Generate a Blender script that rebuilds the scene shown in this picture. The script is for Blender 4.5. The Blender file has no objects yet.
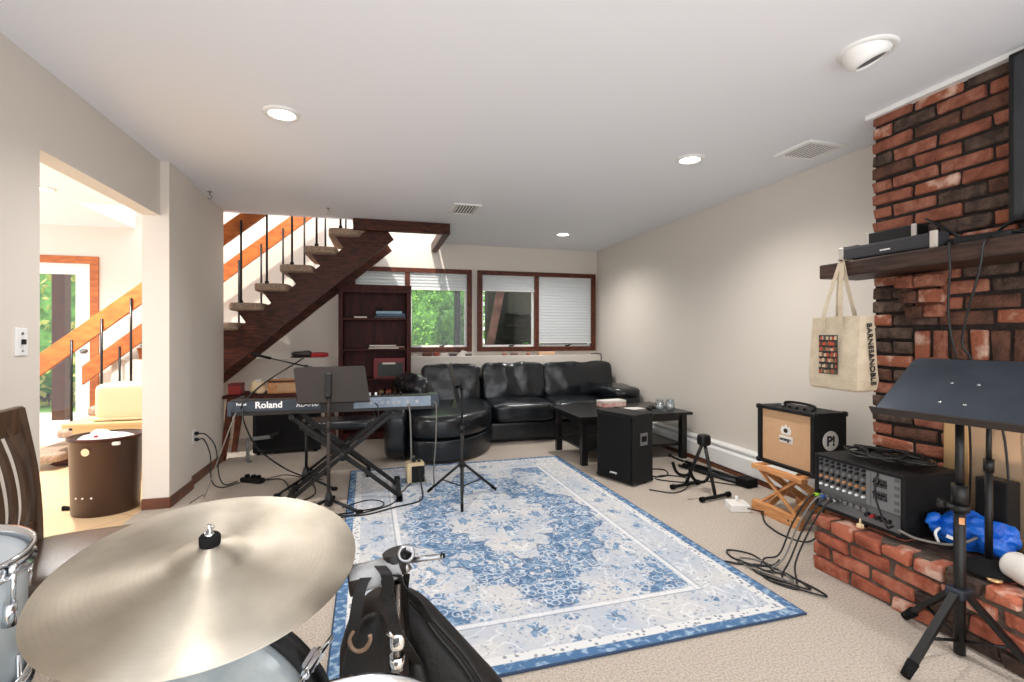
import bpy, bmesh, math, random
from mathutils import Vector, Matrix, noise as mnoise
C = bpy.context.scene.collection
R = math.radians
PI = math.pi
rnd = random.Random(7)

# ------------------------------------------------------------------ materials
def lin(c):
    return tuple(((x/255)/12.92 if x/255 <= .04045 else ((x/255+.055)/1.055)**2.4) for x in c) + (1,)

def nt(name):
    m = bpy.data.materials.new(name); m.use_nodes = True
    return m, m.node_tree, m.node_tree.nodes['Principled BSDF']

def pm(name, col, rough=.5, metal=0, col2=None, vscale=8, vdetail=3, bump=0, bscale=60, coat=0, spec=None,
       lo=.35, hi=.65, stretch=None, sheen=0):
    m, t, b = nt(name)
    b.inputs['Roughness'].default_value = rough
    b.inputs['Metallic'].default_value = metal
    b.inputs['Base Color'].default_value = lin(col)
    if coat: b.inputs['Coat Weight'].default_value = coat
    if spec is not None: b.inputs['Specular IOR Level'].default_value = spec
    if sheen: b.inputs['Sheen Weight'].default_value = sheen
    if col2 or bump:
        tc = t.nodes.new('ShaderNodeTexCoord'); mp = t.nodes.new('ShaderNodeMapping')
        t.links.new(tc.outputs['Object'], mp.inputs['Vector'])
        if stretch: mp.inputs['Scale'].default_value = stretch
    if col2:
        n = t.nodes.new('ShaderNodeTexNoise'); n.inputs['Scale'].default_value = vscale; n.inputs['Detail'].default_value = vdetail
        t.links.new(mp.outputs['Vector'], n.inputs['Vector'])
        r = t.nodes.new('ShaderNodeValToRGB')
        r.color_ramp.elements[0].position = lo; r.color_ramp.elements[1].position = hi
        r.color_ramp.elements[0].color = lin(col); r.color_ramp.elements[1].color = lin(col2)
        t.links.new(n.outputs['Fac'], r.inputs['Fac']); t.links.new(r.outputs['Color'], b.inputs['Base Color'])
    if bump:
        n2 = t.nodes.new('ShaderNodeTexNoise'); n2.inputs['Scale'].default_value = bscale; n2.inputs['Detail'].default_value = 4
        t.links.new(mp.outputs['Vector'], n2.inputs['Vector'])
        bp = t.nodes.new('ShaderNodeBump'); bp.inputs['Strength'].default_value = bump; bp.inputs['Distance'].default_value = .01
        t.links.new(n2.outputs['Fac'], bp.inputs['Height']); t.links.new(bp.outputs['Normal'], b.inputs['Normal'])
    return m

def emis(name, col, s):
    m, t, b = nt(name)
    b.inputs['Base Color'].default_value = lin(col)
    b.inputs['Emission Color'].default_value = lin(col); b.inputs['Emission Strength'].default_value = s
    return m

def glassy(name, tint=(1, 1, 1, 1), gloss=.07, rough=.02):
    m = bpy.data.materials.new(name); m.use_nodes = True; t = m.node_tree; t.nodes.clear()
    o = t.nodes.new('ShaderNodeOutputMaterial'); mx = t.nodes.new('ShaderNodeMixShader')
    a = t.nodes.new('ShaderNodeBsdfTransparent'); g = t.nodes.new('ShaderNodeBsdfGlossy')
    a.inputs['Color'].default_value = tint; g.inputs['Roughness'].default_value = rough
    mx.inputs['Fac'].default_value = gloss
    t.links.new(a.outputs[0], mx.inputs[1]); t.links.new(g.outputs[0], mx.inputs[2]); t.links.new(mx.outputs[0], o.inputs[0])
    return m

M = {}
M['wall'] = pm('wall_paint', (216, 208, 198), .75, bump=.04, bscale=180)
M['ceil'] = pm('ceiling_paint', (236, 237, 241), .85)
M['white'] = pm('white_paint', (235, 234, 231), .45)
M['hallwall'] = pm('hall_paint', (243, 238, 230), .8)
M['carpet'] = pm('carpet_beige', (198, 186, 173), .95, col2=(158, 145, 132), vscale=120, vdetail=4, bump=.6, bscale=260, lo=.4, hi=.7)
M['treadcarpet'] = pm('tread_carpet', (176, 152, 132), .95, col2=(143, 119, 100), vscale=60, bump=.7, bscale=140)
M['darkwood'] = pm('stained_dark_wood', (84, 40, 24), .45, spec=.25, col2=(44, 20, 12), vscale=5, vdetail=6, stretch=(2, 8, 8), bump=.05, bscale=30)
M['mantelwood'] = pm('mantel_wood', (72, 52, 43), .5, spec=.3, col2=(42, 29, 24), vscale=6, vdetail=6, stretch=(8, 1, 8), bump=.1, bscale=30)
M['redwood'] = pm('red_mahogany', (74, 26, 18), .5, spec=.2, col2=(46, 14, 10), vscale=4, vdetail=6, stretch=(7, 7, 1.2))
M['framewood'] = pm('window_wood', (98, 48, 30), .45, spec=.3, col2=(66, 30, 18), vscale=5, vdetail=6, stretch=(3, 3, 3))
M['orangewood'] = pm('oak_orange', (190, 106, 42), .4, col2=(160, 82, 28), vscale=6, vdetail=6, stretch=(1.5, 9, 4))
M['tanwood'] = pm('tan_wood', (216, 158, 104), .5, col2=(188, 126, 76), vscale=6, vdetail=6, stretch=(9, 1.5, 9))
M['chairwood'] = pm('chair_walnut', (92, 66, 46), .4, col2=(62, 42, 28), vscale=6, vdetail=5, stretch=(6, 6, 1))
M['basewood'] = pm('baseboard_wood', (112, 62, 36), .4, col2=(80, 42, 24), vscale=6, vdetail=5)
M['leather'] = pm('black_leather', (15, 18, 22), .27, col2=(22, 27, 32), vscale=9, bump=.35, bscale=16, spec=.55)
M['brownleather'] = pm('brown_leather', (50, 37, 32), .28, col2=(62, 48, 41), vscale=5, bump=.12, bscale=120)
M['black'] = pm('black_plastic', (15, 15, 16), .45, spec=.35)
M['blackmetal'] = pm('black_metal', (17, 17, 18), .4, spec=.4)
M['blackmatte'] = pm('black_matte', (12, 12, 13), .8, spec=.2)
M['grille'] = pm('speaker_mesh', (11, 11, 12), .6, spec=.2, col2=(20, 20, 22), vscale=260, bump=.5, bscale=400)
M['tolex'] = pm('black_tolex', (15, 15, 17), .6, spec=.3, bump=.4, bscale=300)
M['blackwood'] = pm('black_stained_wood', (24, 22, 22), .3, spec=.4, col2=(16, 15, 15), vscale=8, stretch=(1, 8, 8))
M['deskgrey'] = pm('stand_dark_grey', (52, 46, 43), .6, spec=.25)
M['deskblue'] = pm('stand_plate', (62, 68, 78), .36, metal=.7, col2=(74, 81, 92), vscale=6)
M['chrome'] = pm('chrome', (215, 217, 220), .12, metal=1)
M['steel'] = pm('steel', (150, 150, 152), .3, metal=1)
M['brass'] = pm('brass', (218, 178, 130), .38, metal=.75)
M['cable'] = pm('black_cable', (13, 13, 14), .45)
M['greycable'] = pm('grey_cable', (120, 116, 110), .45)
M['cream'] = pm('cream_plastic', (228, 204, 162), .4)
M['tanplastic'] = pm('tan_plastic', (204, 172, 122), .5)
M['binbrown'] = pm('bin_brown', (66, 41, 28), .35, col2=(54, 33, 23), vscale=3)
M['tolexgrille'] = pm('tan_grille_cloth', (210, 172, 134), .8, col2=(194, 152, 112), vscale=180, bump=.3, bscale=300)
M['panelgrey'] = pm('panel_grey', (128, 128, 128), .45, metal=.4)
M['paneldark'] = pm('panel_dark', (92, 92, 93), .5)
M['kbgrey'] = pm('keyboard_blue_grey', (50, 58, 68), .4, metal=.2, col2=(62, 71, 82), vscale=9)
M['kblight'] = pm('keyboard_silver', (138, 150, 162), .35, metal=.4, col2=(112, 124, 138), vscale=9)
M['kbdark'] = pm('keyboard_dark', (38, 36, 36), .45)
M['paper'] = pm('paper', (226, 221, 214), .7)
M['textwhite'] = pm('white_lettering', (240, 240, 240), .5)
M['textblack'] = pm('black_lettering', (40, 36, 34), .6)
M['canvas'] = pm('canvas', (205, 190, 166), .85, col2=(190, 174, 150), vscale=14, bump=.3, bscale=120)
M['blue'] = pm('blue_plastic_bag', (10, 86, 190), .32, col2=(22, 110, 214), vscale=9, bump=.5, bscale=30)
M['red'] = pm('red_paint', (150, 34, 30), .4)
M['redcloth'] = pm('red_cloth', (190, 40, 44), .7, bump=.2)
M['cloth'] = pm('black_nylon', (12, 11, 11), .55, spec=.35, col2=(22, 19, 18), vscale=9, bump=.35, bscale=30)
M['browncloth'] = pm('brown_black_lining', (44, 29, 23), .65, spec=.3, col2=(24, 17, 15), vscale=7, bump=.25, bscale=30)
M['duct'] = pm('grey_duct_tape', (150, 150, 150), .45, col2=(126, 126, 128), vscale=30, bump=.3, bscale=60)
M['shell'] = pm('silver_blue_shell', (188, 200, 206), .3, metal=.1, col2=(212, 220, 222), vscale=7, stretch=(3, 3, .4))
M['drumhead'] = pm('drumhead_film', (168, 178, 186), .3, coat=.3)
M['lens'] = emis('lamp_lens', (255, 250, 242), 6)
M['screen'] = pm('tv_screen', (44, 46, 50), .25)
M['glass'] = glassy('window_glass', gloss=.025)
M['jar'] = glassy('jar_glass', (.86, .9, .93, 1), .22)
M['blind'] = pm('blind_fabric', (224, 226, 228), .8)
t_ = M['blind'].node_tree; mx_ = t_.nodes.new('ShaderNodeMixShader'); tl_ = t_.nodes.new('ShaderNodeBsdfTranslucent'); mx_.inputs['Fac'].default_value = .35
tl_.inputs['Color'].default_value = (.8, .82, .84, 1); t_.links.new(t_.nodes['Principled BSDF'].outputs[0], mx_.inputs[1]); t_.links.new(tl_.outputs[0], mx_.inputs[2]); t_.links.new(mx_.outputs[0], t_.nodes['Material Output'].inputs['Surface'])
M['tile'] = None
M['ventgrey'] = pm('vent_slat_grey', (176, 176, 178), .5)
M['ventdark'] = pm('vent_shadow_metal', (90, 90, 92), .5)
M['mortar'] = pm('dark_mortar', (44, 34, 29), .95, col2=(30, 24, 21), vscale=30, bump=.6, bscale=90)
BR = [pm('brick_a', (152, 96, 76), .9, col2=(120, 72, 57), vscale=16, vdetail=6, bump=1, bscale=60, spec=.2),
      pm('brick_b', (128, 76, 60), .9, col2=(160, 108, 88), vscale=20, vdetail=6, bump=1, bscale=60, spec=.2),
      pm('brick_c', (106, 72, 59), .9, col2=(78, 56, 47), vscale=18, vdetail=6, bump=1, bscale=60, spec=.2),
      pm('brick_d', (98, 80, 70), .9, col2=(64, 52, 46), vscale=20, vdetail=6, bump=1, bscale=60, spec=.2),
      pm('brick_e', (152, 92, 70), .9, col2=(204, 170, 152), vscale=13, vdetail=6, bump=1, bscale=60, lo=.5, hi=.66, spec=.2),
      pm('brick_f', (72, 58, 51), .9, col2=(112, 94, 82), vscale=22, vdetail=6, bump=1, bscale=60, spec=.2)]
HB = [pm('hearth_brick_a', (172, 98, 76), .85, col2=(132, 70, 53), vscale=16, vdetail=6, bump=1, bscale=60, spec=.25),
      pm('hearth_brick_b', (150, 80, 60), .85, col2=(184, 116, 92), vscale=18, vdetail=6, bump=1, bscale=60, spec=.25),
      pm('hearth_brick_c', (176, 102, 78), .85, col2=(212, 176, 158), vscale=11, vdetail=6, bump=1, bscale=60, lo=.5, hi=.66, spec=.25),
      pm('hearth_brick_d', (88, 70, 60), .85, col2=(58, 45, 40), vscale=16, vdetail=6, bump=1, bscale=60, spec=.25)]

def tile_mat():
    m, t, b = nt('hall_tile'); b.inputs['Roughness'].default_value = .4
    tc = t.nodes.new('ShaderNodeTexCoord'); br = t.nodes.new('ShaderNodeTexBrick')
    br.offset = 0; br.inputs['Scale'].default_value = 1
    br.inputs['Brick Width'].default_value = .42; br.inputs['Row Height'].default_value = .42; br.inputs['Mortar Size'].default_value = .004
    br.inputs['Color1'].default_value = lin((222, 190, 150)); br.inputs['Color2'].default_value = lin((212, 180, 142)); br.inputs['Mortar'].default_value = lin((178, 150, 120))
    mp = t.nodes.new('ShaderNodeMapping'); mp.inputs['Rotation'].default_value = (0, 0, R(38))
    t.links.new(tc.outputs['Object'], mp.inputs[0]); t.links.new(mp.outputs[0], br.inputs['Vector']); t.links.new(br.outputs['Color'], b.inputs['Base Color'])
    return m
M['tile'] = tile_mat()

class NX:
    """tiny expression builder for shader math"""
    def __init__(s, t): s.t = t
    def m(s, op, a, b=0., c=None):
        n = s.t.nodes.new('ShaderNodeMath'); n.operation = op
        for i, v in enumerate((a, b) if c is None else (a, b, c)):
            if isinstance(v, (int, float)): n.inputs[i].default_value = v
            else: s.t.links.new(v, n.inputs[i])
        return n.outputs[0]
    def ss(s, v, a, b):
        n = s.t.nodes.new('ShaderNodeMapRange'); n.interpolation_type = 'SMOOTHSTEP'
        s.t.links.new(v, n.inputs[0]); n.inputs[1].default_value = a; n.inputs[2].default_value = b
        return n.outputs[0]
    def band(s, v, a, b, w=.01):
        return s.m('MULTIPLY', s.ss(v, a-w, a+w), s.m('SUBTRACT', 1., s.ss(v, b-w, b+w)))
    def mix(s, f, a, b):
        n = s.t.nodes.new('ShaderNodeMix'); n.data_type = 'RGBA'
        if isinstance(f, (int, float)): n.inputs[0].default_value = f
        else: s.t.links.new(f, n.inputs[0])
        for i, v in ((6, a), (7, b)):
            if isinstance(v, tuple): n.inputs[i].default_value = v
            else: s.t.links.new(v, n.inputs[i])
        return n.outputs[2]

def rug_mat(hx, hy):
    m, t, b = nt('rug_weave'); b.inputs['Roughness'].default_value = .95
    X = NX(t)
    tc = t.nodes.new('ShaderNodeTexCoord'); sp = t.nodes.new('ShaderNodeSeparateXYZ'); t.links.new(tc.outputs['Object'], sp.inputs[0])
    ax = X.m('ABSOLUTE', sp.outputs[0]); ay = X.m('ABSOLUTE', sp.outputs[1])
    cb = t.nodes.new('ShaderNodeCombineXYZ'); t.links.new(ax, cb.inputs[0]); t.links.new(ay, cb.inputs[1])
    def nz(scale, det=3, vec=None, dist=0):
        n = t.nodes.new('ShaderNodeTexNoise'); n.inputs['Scale'].default_value = scale; n.inputs['Detail'].default_value = det
        n.inputs['Distortion'].default_value = dist
        t.links.new(vec or cb.outputs[0], n.inputs['Vector']); return n.outputs['Fac']
    def vor(scale, feat='F1', vec=None):
        n = t.nodes.new('ShaderNodeTexVoronoi'); n.feature = feat; n.inputs['Scale'].default_value = scale
        t.links.new(vec or cb.outputs[0], n.inputs['Vector']); return n.outputs['Distance']
    e = X.m('MINIMUM', X.m('SUBTRACT', hx, ax), X.m('SUBTRACT', hy, ay))
    n1 = nz(7, 2, dist=.6); n2 = nz(22, 3, dist=.8); nf = nz(60, 2, tc.outputs['Object'])
    v1 = vor(7.5); v2 = vor(17)
    # scalloped medallion radius
    ang = X.m('ARCTAN2', X.m('DIVIDE', ay, 1.5), ax)
    sc = X.m('MULTIPLY', X.m('SINE', X.m('MULTIPLY', ang, 16.)), .045)
    r = X.m('SQRT', X.m('ADD', X.m('POWER', X.m('DIVIDE', ax, .60), 2.), X.m('POWER', X.m('DIVIDE', ay, 1.0), 2.)))
    dm = X.m('ADD', X.m('DIVIDE', ax, .60), X.m('DIVIDE', ay, 1.0))
    r = X.m('ADD', X.m('ADD', X.m('MULTIPLY', r, .45), X.m('MULTIPLY', dm, .45)), sc)
    ring = X.band(r, .56, .98, .05); core = X.band(r, .10, .24, .03); corner = X.ss(r, 1.28, 1.45)
    infield = X.ss(e, .33, .345)
    dens = X.m('ADD', X.m('MULTIPLY', ring, .155), X.m('ADD', X.m('MULTIPLY', core, .12), X.m('MULTIPLY', corner, .135)))
    dens = X.m('ADD', dens, .035)
    flower = X.band(v1, .16, .36, .03)
    motif = X.m('ADD', X.m('MULTIPLY', n2, .62), X.m('MULTIPLY', n1, .38))
    wear = X.m('MULTIPLY', X.m('SUBTRACT', nz(4.5, 4, tc.outputs['Object']), .5), .22)
    mask = X.ss(X.m('ADD', X.m('ADD', motif, wear), X.m('ADD', dens, X.m('MULTIPLY', flower, .06))), .59, .625)
    bor = X.band(e, .10, .30, .006)
    bmask = X.ss(X.m('ADD', X.m('ADD', X.m('MULTIPLY', n2, .6), wear), X.m('MULTIPLY', X.m('SUBTRACT', .45, v1), .5)), .40, .45)
    mask = X.m('MAXIMUM', X.m('MULTIPLY', mask, infield), X.m('MULTIPLY', bmask, bor))
    outl = X.m('MAXIMUM', X.band(r, .545, .57, .01), X.band(r, .975, 1.0, .01))
    outl = X.m('MULTIPLY', X.m('MULTIPLY', outl, infield), X.ss(nz(9, 3, tc.outputs['Object']), .42, .55))
    fing = X.m('MULTIPLY', X.band(v1, .06, .10, .012), X.ss(e, .10, .12))
    vine = X.band(n1, .488, .512, .008)
    vine = X.m('MULTIPLY', vine, X.ss(e, .10, .12))
    cream = X.mix(X.ss(nz(3, 2, tc.outputs['Object']), .35, .65), lin((202, 201, 200)), lin((178, 185, 196)))
    cream = X.mix(X.m('MULTIPLY', X.ss(nf, .48, .7), .55), cream, lin((176, 178, 186)))
    small = X.ss(X.m('ADD', nz(38, 2), wear), .60, .66)
    cream = X.mix(X.m('MULTIPLY', X.m('MULTIPLY', small, X.ss(e, .10, .11)), .55), cream, lin((96, 120, 152)))
    bluec = X.mix(X.ss(n2, .35, .75), lin((60, 94, 132)), lin((122, 152, 182)))
    bluec = X.mix(X.m('MULTIPLY', X.ss(nf, .5, .66), .6), bluec, lin((162, 184, 206)))
    col = X.mix(mask, cream, bluec)
    col = X.mix(X.m('MULTIPLY', vine, .5), col, lin((230, 230, 230)))
    col = X.mix(X.m('MULTIPLY', outl, .8), col, lin((58, 84, 122)))
    col = X.mix(X.m('MULTIPLY', fing, .6), col, lin((58, 70, 96)))
    net = X.band(v2, .33, .42, .03)
    col = X.mix(X.m('MULTIPLY', X.m('MULTIPLY', net, mask), .75), col, lin((212, 217, 222)))
    col = X.mix(X.m('MULTIPLY', X.m('MULTIPLY', X.m('SUBTRACT', 1., X.ss(vor(24), .12, .2)), X.ss(e, .10, .11)), .5), col, lin((74, 96, 128)))
    white = X.band(e, .055, .10, .003)
    chk = X.m('SUBTRACT', 1., X.ss(vor(40, 'F1', tc.outputs['Object']), .28, .38))
    wcol = X.mix(X.m('MULTIPLY', chk, .7), lin((212, 212, 212)), lin((78, 88, 106)))
    col = X.mix(white, col, wcol)
    col = X.mix(X.m('MULTIPLY', X.band(e, .305, .33, .004), .6), col, lin((228, 228, 228)))
    col = X.mix(X.m('MULTIPLY', X.band(e, .297, .305, .002), .5), col, lin((98, 110, 130)))
    edge = X.m('SUBTRACT', 1., X.ss(e, .052, .056))
    ecol = X.mix(X.ss(nz(34, 3, tc.outputs['Object']), .46, .66), lin((70, 106, 146)), lin((150, 174, 196)))
    col = X.mix(edge, col, ecol)
    col = X.mix(X.m('SUBTRACT', 1., X.ss(e, .006, .009)), col, lin((44, 62, 88)))
    t.links.new(col, b.inputs['Base Color'])
    bp = t.nodes.new('ShaderNodeBump'); bp.inputs['Strength'].default_value = .4; bp.inputs['Distance'].default_value = .004
    t.links.new(nz(300, 2, tc.outputs['Object']), bp.inputs['Height']); t.links.new(bp.outputs[0], b.inputs['Normal'])
    return m

def cymbal_mat():
    m, t, b = nt('cymbal_bronze')
    b.inputs['Metallic'].default_value = 1; b.inputs['Roughness'].default_value = .5
    b.inputs['Anisotropic'].default_value = .9; b.inputs['Anisotropic Rotation'].default_value = .25
    tg = t.nodes.new('ShaderNodeTangent'); tg.direction_type = 'RADIAL'; tg.axis = 'Z'
    t.links.new(tg.outputs[0], b.inputs['Tangent'])
    X = NX(t); tc = t.nodes.new('ShaderNodeTexCoord'); sp = t.nodes.new('ShaderNodeSeparateXYZ'); t.links.new(tc.outputs['Object'], sp.inputs[0])
    r = X.m('SQRT', X.m('ADD', X.m('POWER', sp.outputs[0], 2.), X.m('POWER', sp.outputs[1], 2.)))
    gv = X.m('SINE', X.m('MULTIPLY', r, 700.))
    n = t.nodes.new('ShaderNodeTexNoise'); n.inputs['Scale'].default_value = 7; n.inputs['Detail'].default_value = 5; t.links.new(tc.outputs['Object'], n.inputs['Vector'])
    t.links.new(X.mix(X.ss(n.outputs['Fac'], .3, .7), lin((196, 188, 174)), lin((172, 164, 150))), b.inputs['Base Color'])
    n2 = t.nodes.new('ShaderNodeTexNoise'); n2.inputs['Scale'].default_value = 26; t.links.new(tc.outputs['Object'], n2.inputs['Vector'])
    h = X.m('ADD', X.m('MULTIPLY', gv, .05), X.m('MULTIPLY', n2.outputs['Fac'], .5))
    bp = t.nodes.new('ShaderNodeBump'); bp.inputs['Strength'].default_value = .22; bp.inputs['Distance'].default_value = .004
    t.links.new(h, bp.inputs['Height']); t.links.new(bp.outputs[0], b.inputs['Normal'])
    return m
M['cymbal'] = cymbal_mat()

def leaf_mat(name, a, b2):
    m, t, b = nt(name); b.inputs['Roughness'].default_value = .6
    g = t.nodes.new('ShaderNodeNewGeometry')
    r = t.nodes.new('ShaderNodeValToRGB'); r.color_ramp.elements[0].color = lin(a); r.color_ramp.elements[1].color = lin(b2)
    t.links.new(g.outputs['Random Per Island'], r.inputs['Fac']); t.links.new(r.outputs['Color'], b.inputs['Base Color'])
    tr = t.nodes.new('ShaderNodeBsdfTranslucent'); t.links.new(r.outputs['Color'], tr.inputs['Color'])
    mx = t.nodes.new('ShaderNodeMixShader'); mx.inputs['Fac'].default_value = .35
    o = t.nodes['Material Output']; t.links.new(b.outputs[0], mx.inputs[1]); t.links.new(tr.outputs[0], mx.inputs[2]); t.links.new(mx.outputs[0], o.inputs['Surface'])
    return m

# ------------------------------------------------------------------ mesh helpers
def catmull(P, n=6):
    P = [Vector(p) for p in P]
    if len(P) < 3: return P
    Q = [P[0]*2-P[1]] + P + [P[-1]*2-P[-2]]
    out = []
    for i in range(1, len(Q)-2):
        a, b, c, d = Q[i-1], Q[i], Q[i+1], Q[i+2]
        for k in range(n):
            t = k/n
            out.append(.5*((2*b)+(c-a)*t+(2*a-5*b+4*c-d)*t*t+(3*b-a-3*c+d)*t**3))
    out.append(P[-1]); return out

class MB:
    def __init__(s): s.bm = bmesh.new(); s.mi = 0
    def _fin(s, nv, nf, Mx=None, smooth=False):
        if Mx is not None:
            for v in nv: v.co = Mx @ v.co
        for f in nf:
            f.material_index = s.mi; f.smooth = smooth
    def box(s, x0, x1, y0, y1, z0, z1, Mx=None, bev=0, seg=2):
        tb = bmesh.new(); r = bmesh.ops.create_cube(tb, size=1)
        for v in tb.verts: v.co = Vector(((x0+x1)/2+v.co.x*(x1-x0), (y0+y1)/2+v.co.y*(y1-y0), (z0+z1)/2+v.co.z*(z1-z0)))
        if bev: bmesh.ops.bevel(tb, geom=tb.edges[:], offset=bev, segments=seg, affect='EDGES', profile=.5)
        s.join(tb, Mx, False); return s
    def join(s, tb, Mx=None, smooth=False):
        mp = {}
        nv = []
        for v in tb.verts:
            w = s.bm.verts.new(v.co); mp[v] = w; nv.append(w)
        nf = []
        for f in tb.faces:
            try: g = s.bm.faces.new([mp[v] for v in f.verts])
            except ValueError: continue
            nf.append(g)
        s._fin(nv, nf, Mx, smooth); tb.free(); return nv
    def rings(s, rings, closed=True, cap=True, smooth=True, Mx=None):
        V = [[s.bm.verts.new(p) for p in r] for r in rings]
        F = []
        n = len(V[0])
        for a, b in zip(V, V[1:]):
            for i in range(n if closed else n-1):
                j = (i+1) % n
                F.append(s.bm.faces.new((a[i], a[j], b[j], b[i])))
        s._fin([v for r in V for v in r], F, Mx, smooth)
        if cap:
            cf = [s.bm.faces.new(V[0][::-1]), s.bm.faces.new(V[-1])]
            s._fin([], cf, None, False)
        return s
    def tube(s, pts, r, seg=8, n=6, cap=True, Mx=None, sm=True):
        P = catmull(pts, n) if sm else [Vector(p) for p in pts]
        rr = r if callable(r) else (lambda t: r)
        rg = []; up = None
        for i, p in enumerate(P):
            d = (P[min(i+1, len(P)-1)]-P[max(i-1, 0)])
            if d.length < 1e-9: d = Vector((0, 0, 1))
            d.normalize()
            if up is None:
                up = d.orthogonal().normalized()
            else:
                up = (up - d*up.dot(d))
                up = up.normalized() if up.length > 1e-6 else d.orthogonal().normalized()
            sd = d.cross(up); q = rr(i/max(1, len(P)-1))
            rg.append([p+(up*math.cos(a)+sd*math.sin(a))*q for a in [2*PI*k/seg for k in range(seg)]])
        return s.rings(rg, cap=cap, Mx=Mx)
    def cyl(s, p0, p1, r0, r1=None, seg=16, Mx=None):
        r1 = r0 if r1 is None else r1
        p0, p1 = Vector(p0), Vector(p1); d = (p1-p0).normalized(); u = d.orthogonal().normalized(); w = d.cross(u)
        A = [2*PI*k/seg for k in range(seg)]
        return s.rings([[p+(u*math.cos(a)+w*math.sin(a))*q for a in A] for p, q in ((p0, r0), (p1, r1))], Mx=Mx)
    def lathe(s, prof, seg=32, Mx=None, cap=False, smooth=True):
        A = [2*PI*k/seg for k in range(seg)]
        rg = [[Vector((max(r, 1e-4)*math.cos(a), max(r, 1e-4)*math.sin(a), z)) for a in A] for r, z in prof]
        return s.rings(rg, cap=cap, Mx=Mx, smooth=smooth)
    def prism(s, poly, lo, hi, axis='y', Mx=None, bev=0):
        tb = bmesh.new()
        def P(a, b, h): return {'y': (a, h, b), 'x': (h, a, b), 'z': (a, b, h)}[axis]
        A = [tb.verts.new(P(a, b, lo)) for a, b in poly]; B = [tb.verts.new(P(a, b, hi)) for a, b in poly]
        n = len(poly)
        tb.faces.new(A); tb.faces.new(B[::-1])
        for i in range(n): tb.faces.new((A[i], B[i], B[(i+1) % n], A[(i+1) % n]))
        bmesh.ops.recalc_face_normals(tb, faces=tb.faces[:])
        if bev: bmesh.ops.bevel(tb, geom=tb.edges[:], offset=bev, segments=2, affect='EDGES', profile=.5)
        s.join(tb, Mx); return s
    def sbox(s, c, size, n=5, div=12, amp=0, freq=6, Mx=None, seed=0, fn=None):
        tb = bmesh.new(); bmesh.ops.create_cube(tb, size=2)
        bmesh.ops.subdivide_edges(tb, edges=tb.edges[:], cuts=div-1, use_grid_fill=True)
        for v in tb.verts:
            p = v.co; k = (abs(p.x)**n+abs(p.y)**n+abs(p.z)**n)**(1/n)
            q = p/k
            co = Vector((q.x*size[0]/2, q.y*size[1]/2, q.z*size[2]/2))
            if fn: co = fn(co, q)
            if amp:
                nn = mnoise.noise_vector((co+Vector(c))*freq+Vector((seed, seed, 0)))
                co += nn*amp
            v.co = co+Vector(c)
        s.join(tb, Mx, True); return s
    def loft(s, outl, bulge, Mx):
        """closed outline (x,z) with a rounded body of half depth `bulge`; Mx places it"""
        cx = sum(p[0] for p in outl)/len(outl); cz = sum(p[1] for p in outl)/len(outl)
        rg = []
        for k in range(0, 11):
            a = -PI/2+PI*k/10; q = max(math.cos(a), .02)**.55
            rg.append([Vector((cx+(x-cx)*q, bulge*math.sin(a), cz+(z-cz)*q)) for x, z in outl])
        return s.rings(rg, Mx=Mx, smooth=True)

WM = {}
def rzm(loc, rz=0): return Matrix.Translation(Vector(loc)) @ Matrix.Rotation(rz, 4, 'Z')
def tag(o, label=None, cat=None, group=None, kind=None):
    if label: o['label'] = label
    if cat: o['category'] = cat
    if group: o['group'] = group
    if kind: o['kind'] = kind
    return o
def thing(name, label, cat, loc, rz=0, group=None):
    o = bpy.data.objects.new(name, None); C.objects.link(o); o.empty_display_size = .05
    o.location = loc; o.rotation_euler = (0, 0, rz); WM[o.name] = rzm(loc, rz)
    return tag(o, label, cat, group)
def obj(name, mb, mat, parent=None, label=None, cat=None, group=None, kind=None, w=False, origin=None):
    """w: verts are in world space (moved into the parent's frame); else already in the parent's frame"""
    bm = mb.bm
    bmesh.ops.recalc_face_normals(bm, faces=bm.faces[:])
    me = bpy.data.meshes.new(name); o = bpy.data.objects.new(name, me); C.objects.link(o)
    for m in (mat if isinstance(mat, list) else [mat]): me.materials.append(m)
    if parent is None:
        vs = [v.co for v in bm.verts]
        c = Vector(origin) if origin else Vector(((min(v.x for v in vs)+max(v.x for v in vs))/2, (min(v.y for v in vs)+max(v.y for v in vs))/2, min(v.z for v in vs)))
        bm.transform(Matrix.Translation(-c)); o.location = c; WM[o.name] = Matrix.Translation(c)
    else:
        o.parent = parent; WM[o.name] = WM[parent.name].copy()
        if w: bm.transform(WM[parent.name].inverted())
    bm.to_mesh(me); bm.free()
    return tag(o, label, cat, group, kind)
def struct(name, mb, mat, label=None, parent=None):
    return obj(name, mb, mat, parent, label=label, kind=None if parent else 'structure', w=parent is not None)
def dup(root, loc, rz=None, label=None):
    r = root.copy(); C.objects.link(r); r.location = loc
    if rz is not None: r.rotation_euler = (0, 0, rz)
    WM[r.name] = rzm(loc, r.rotation_euler.z)
    if label: r['label'] = label
    for ch in list(root.children):
        c = ch.copy(); C.objects.link(c); c.parent = r
        for g in list(ch.children):
            d = g.copy(); C.objects.link(d); d.parent = c
    return r
def text_mb(s, size, Mx, depth=.0008, shear=0, bold=0, align='LEFT'):
    cu = bpy.data.curves.new('lettering', 'FONT'); cu.body = s; cu.size = size; cu.extrude = depth; cu.shear = shear; cu.offset = bold; cu.align_x = align
    to = bpy.data.objects.new('lettering', cu); C.objects.link(to)
    me = bpy.data.meshes.new_from_object(to.evaluated_get(bpy.context.evaluated_depsgraph_get()))
    bpy.data.objects.remove(to); bpy.data.curves.remove(cu)
    mb = MB(); mb.bm.from_mesh(me); mb.bm.transform(Mx); bpy.data.meshes.remove(me)
    return mb
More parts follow.
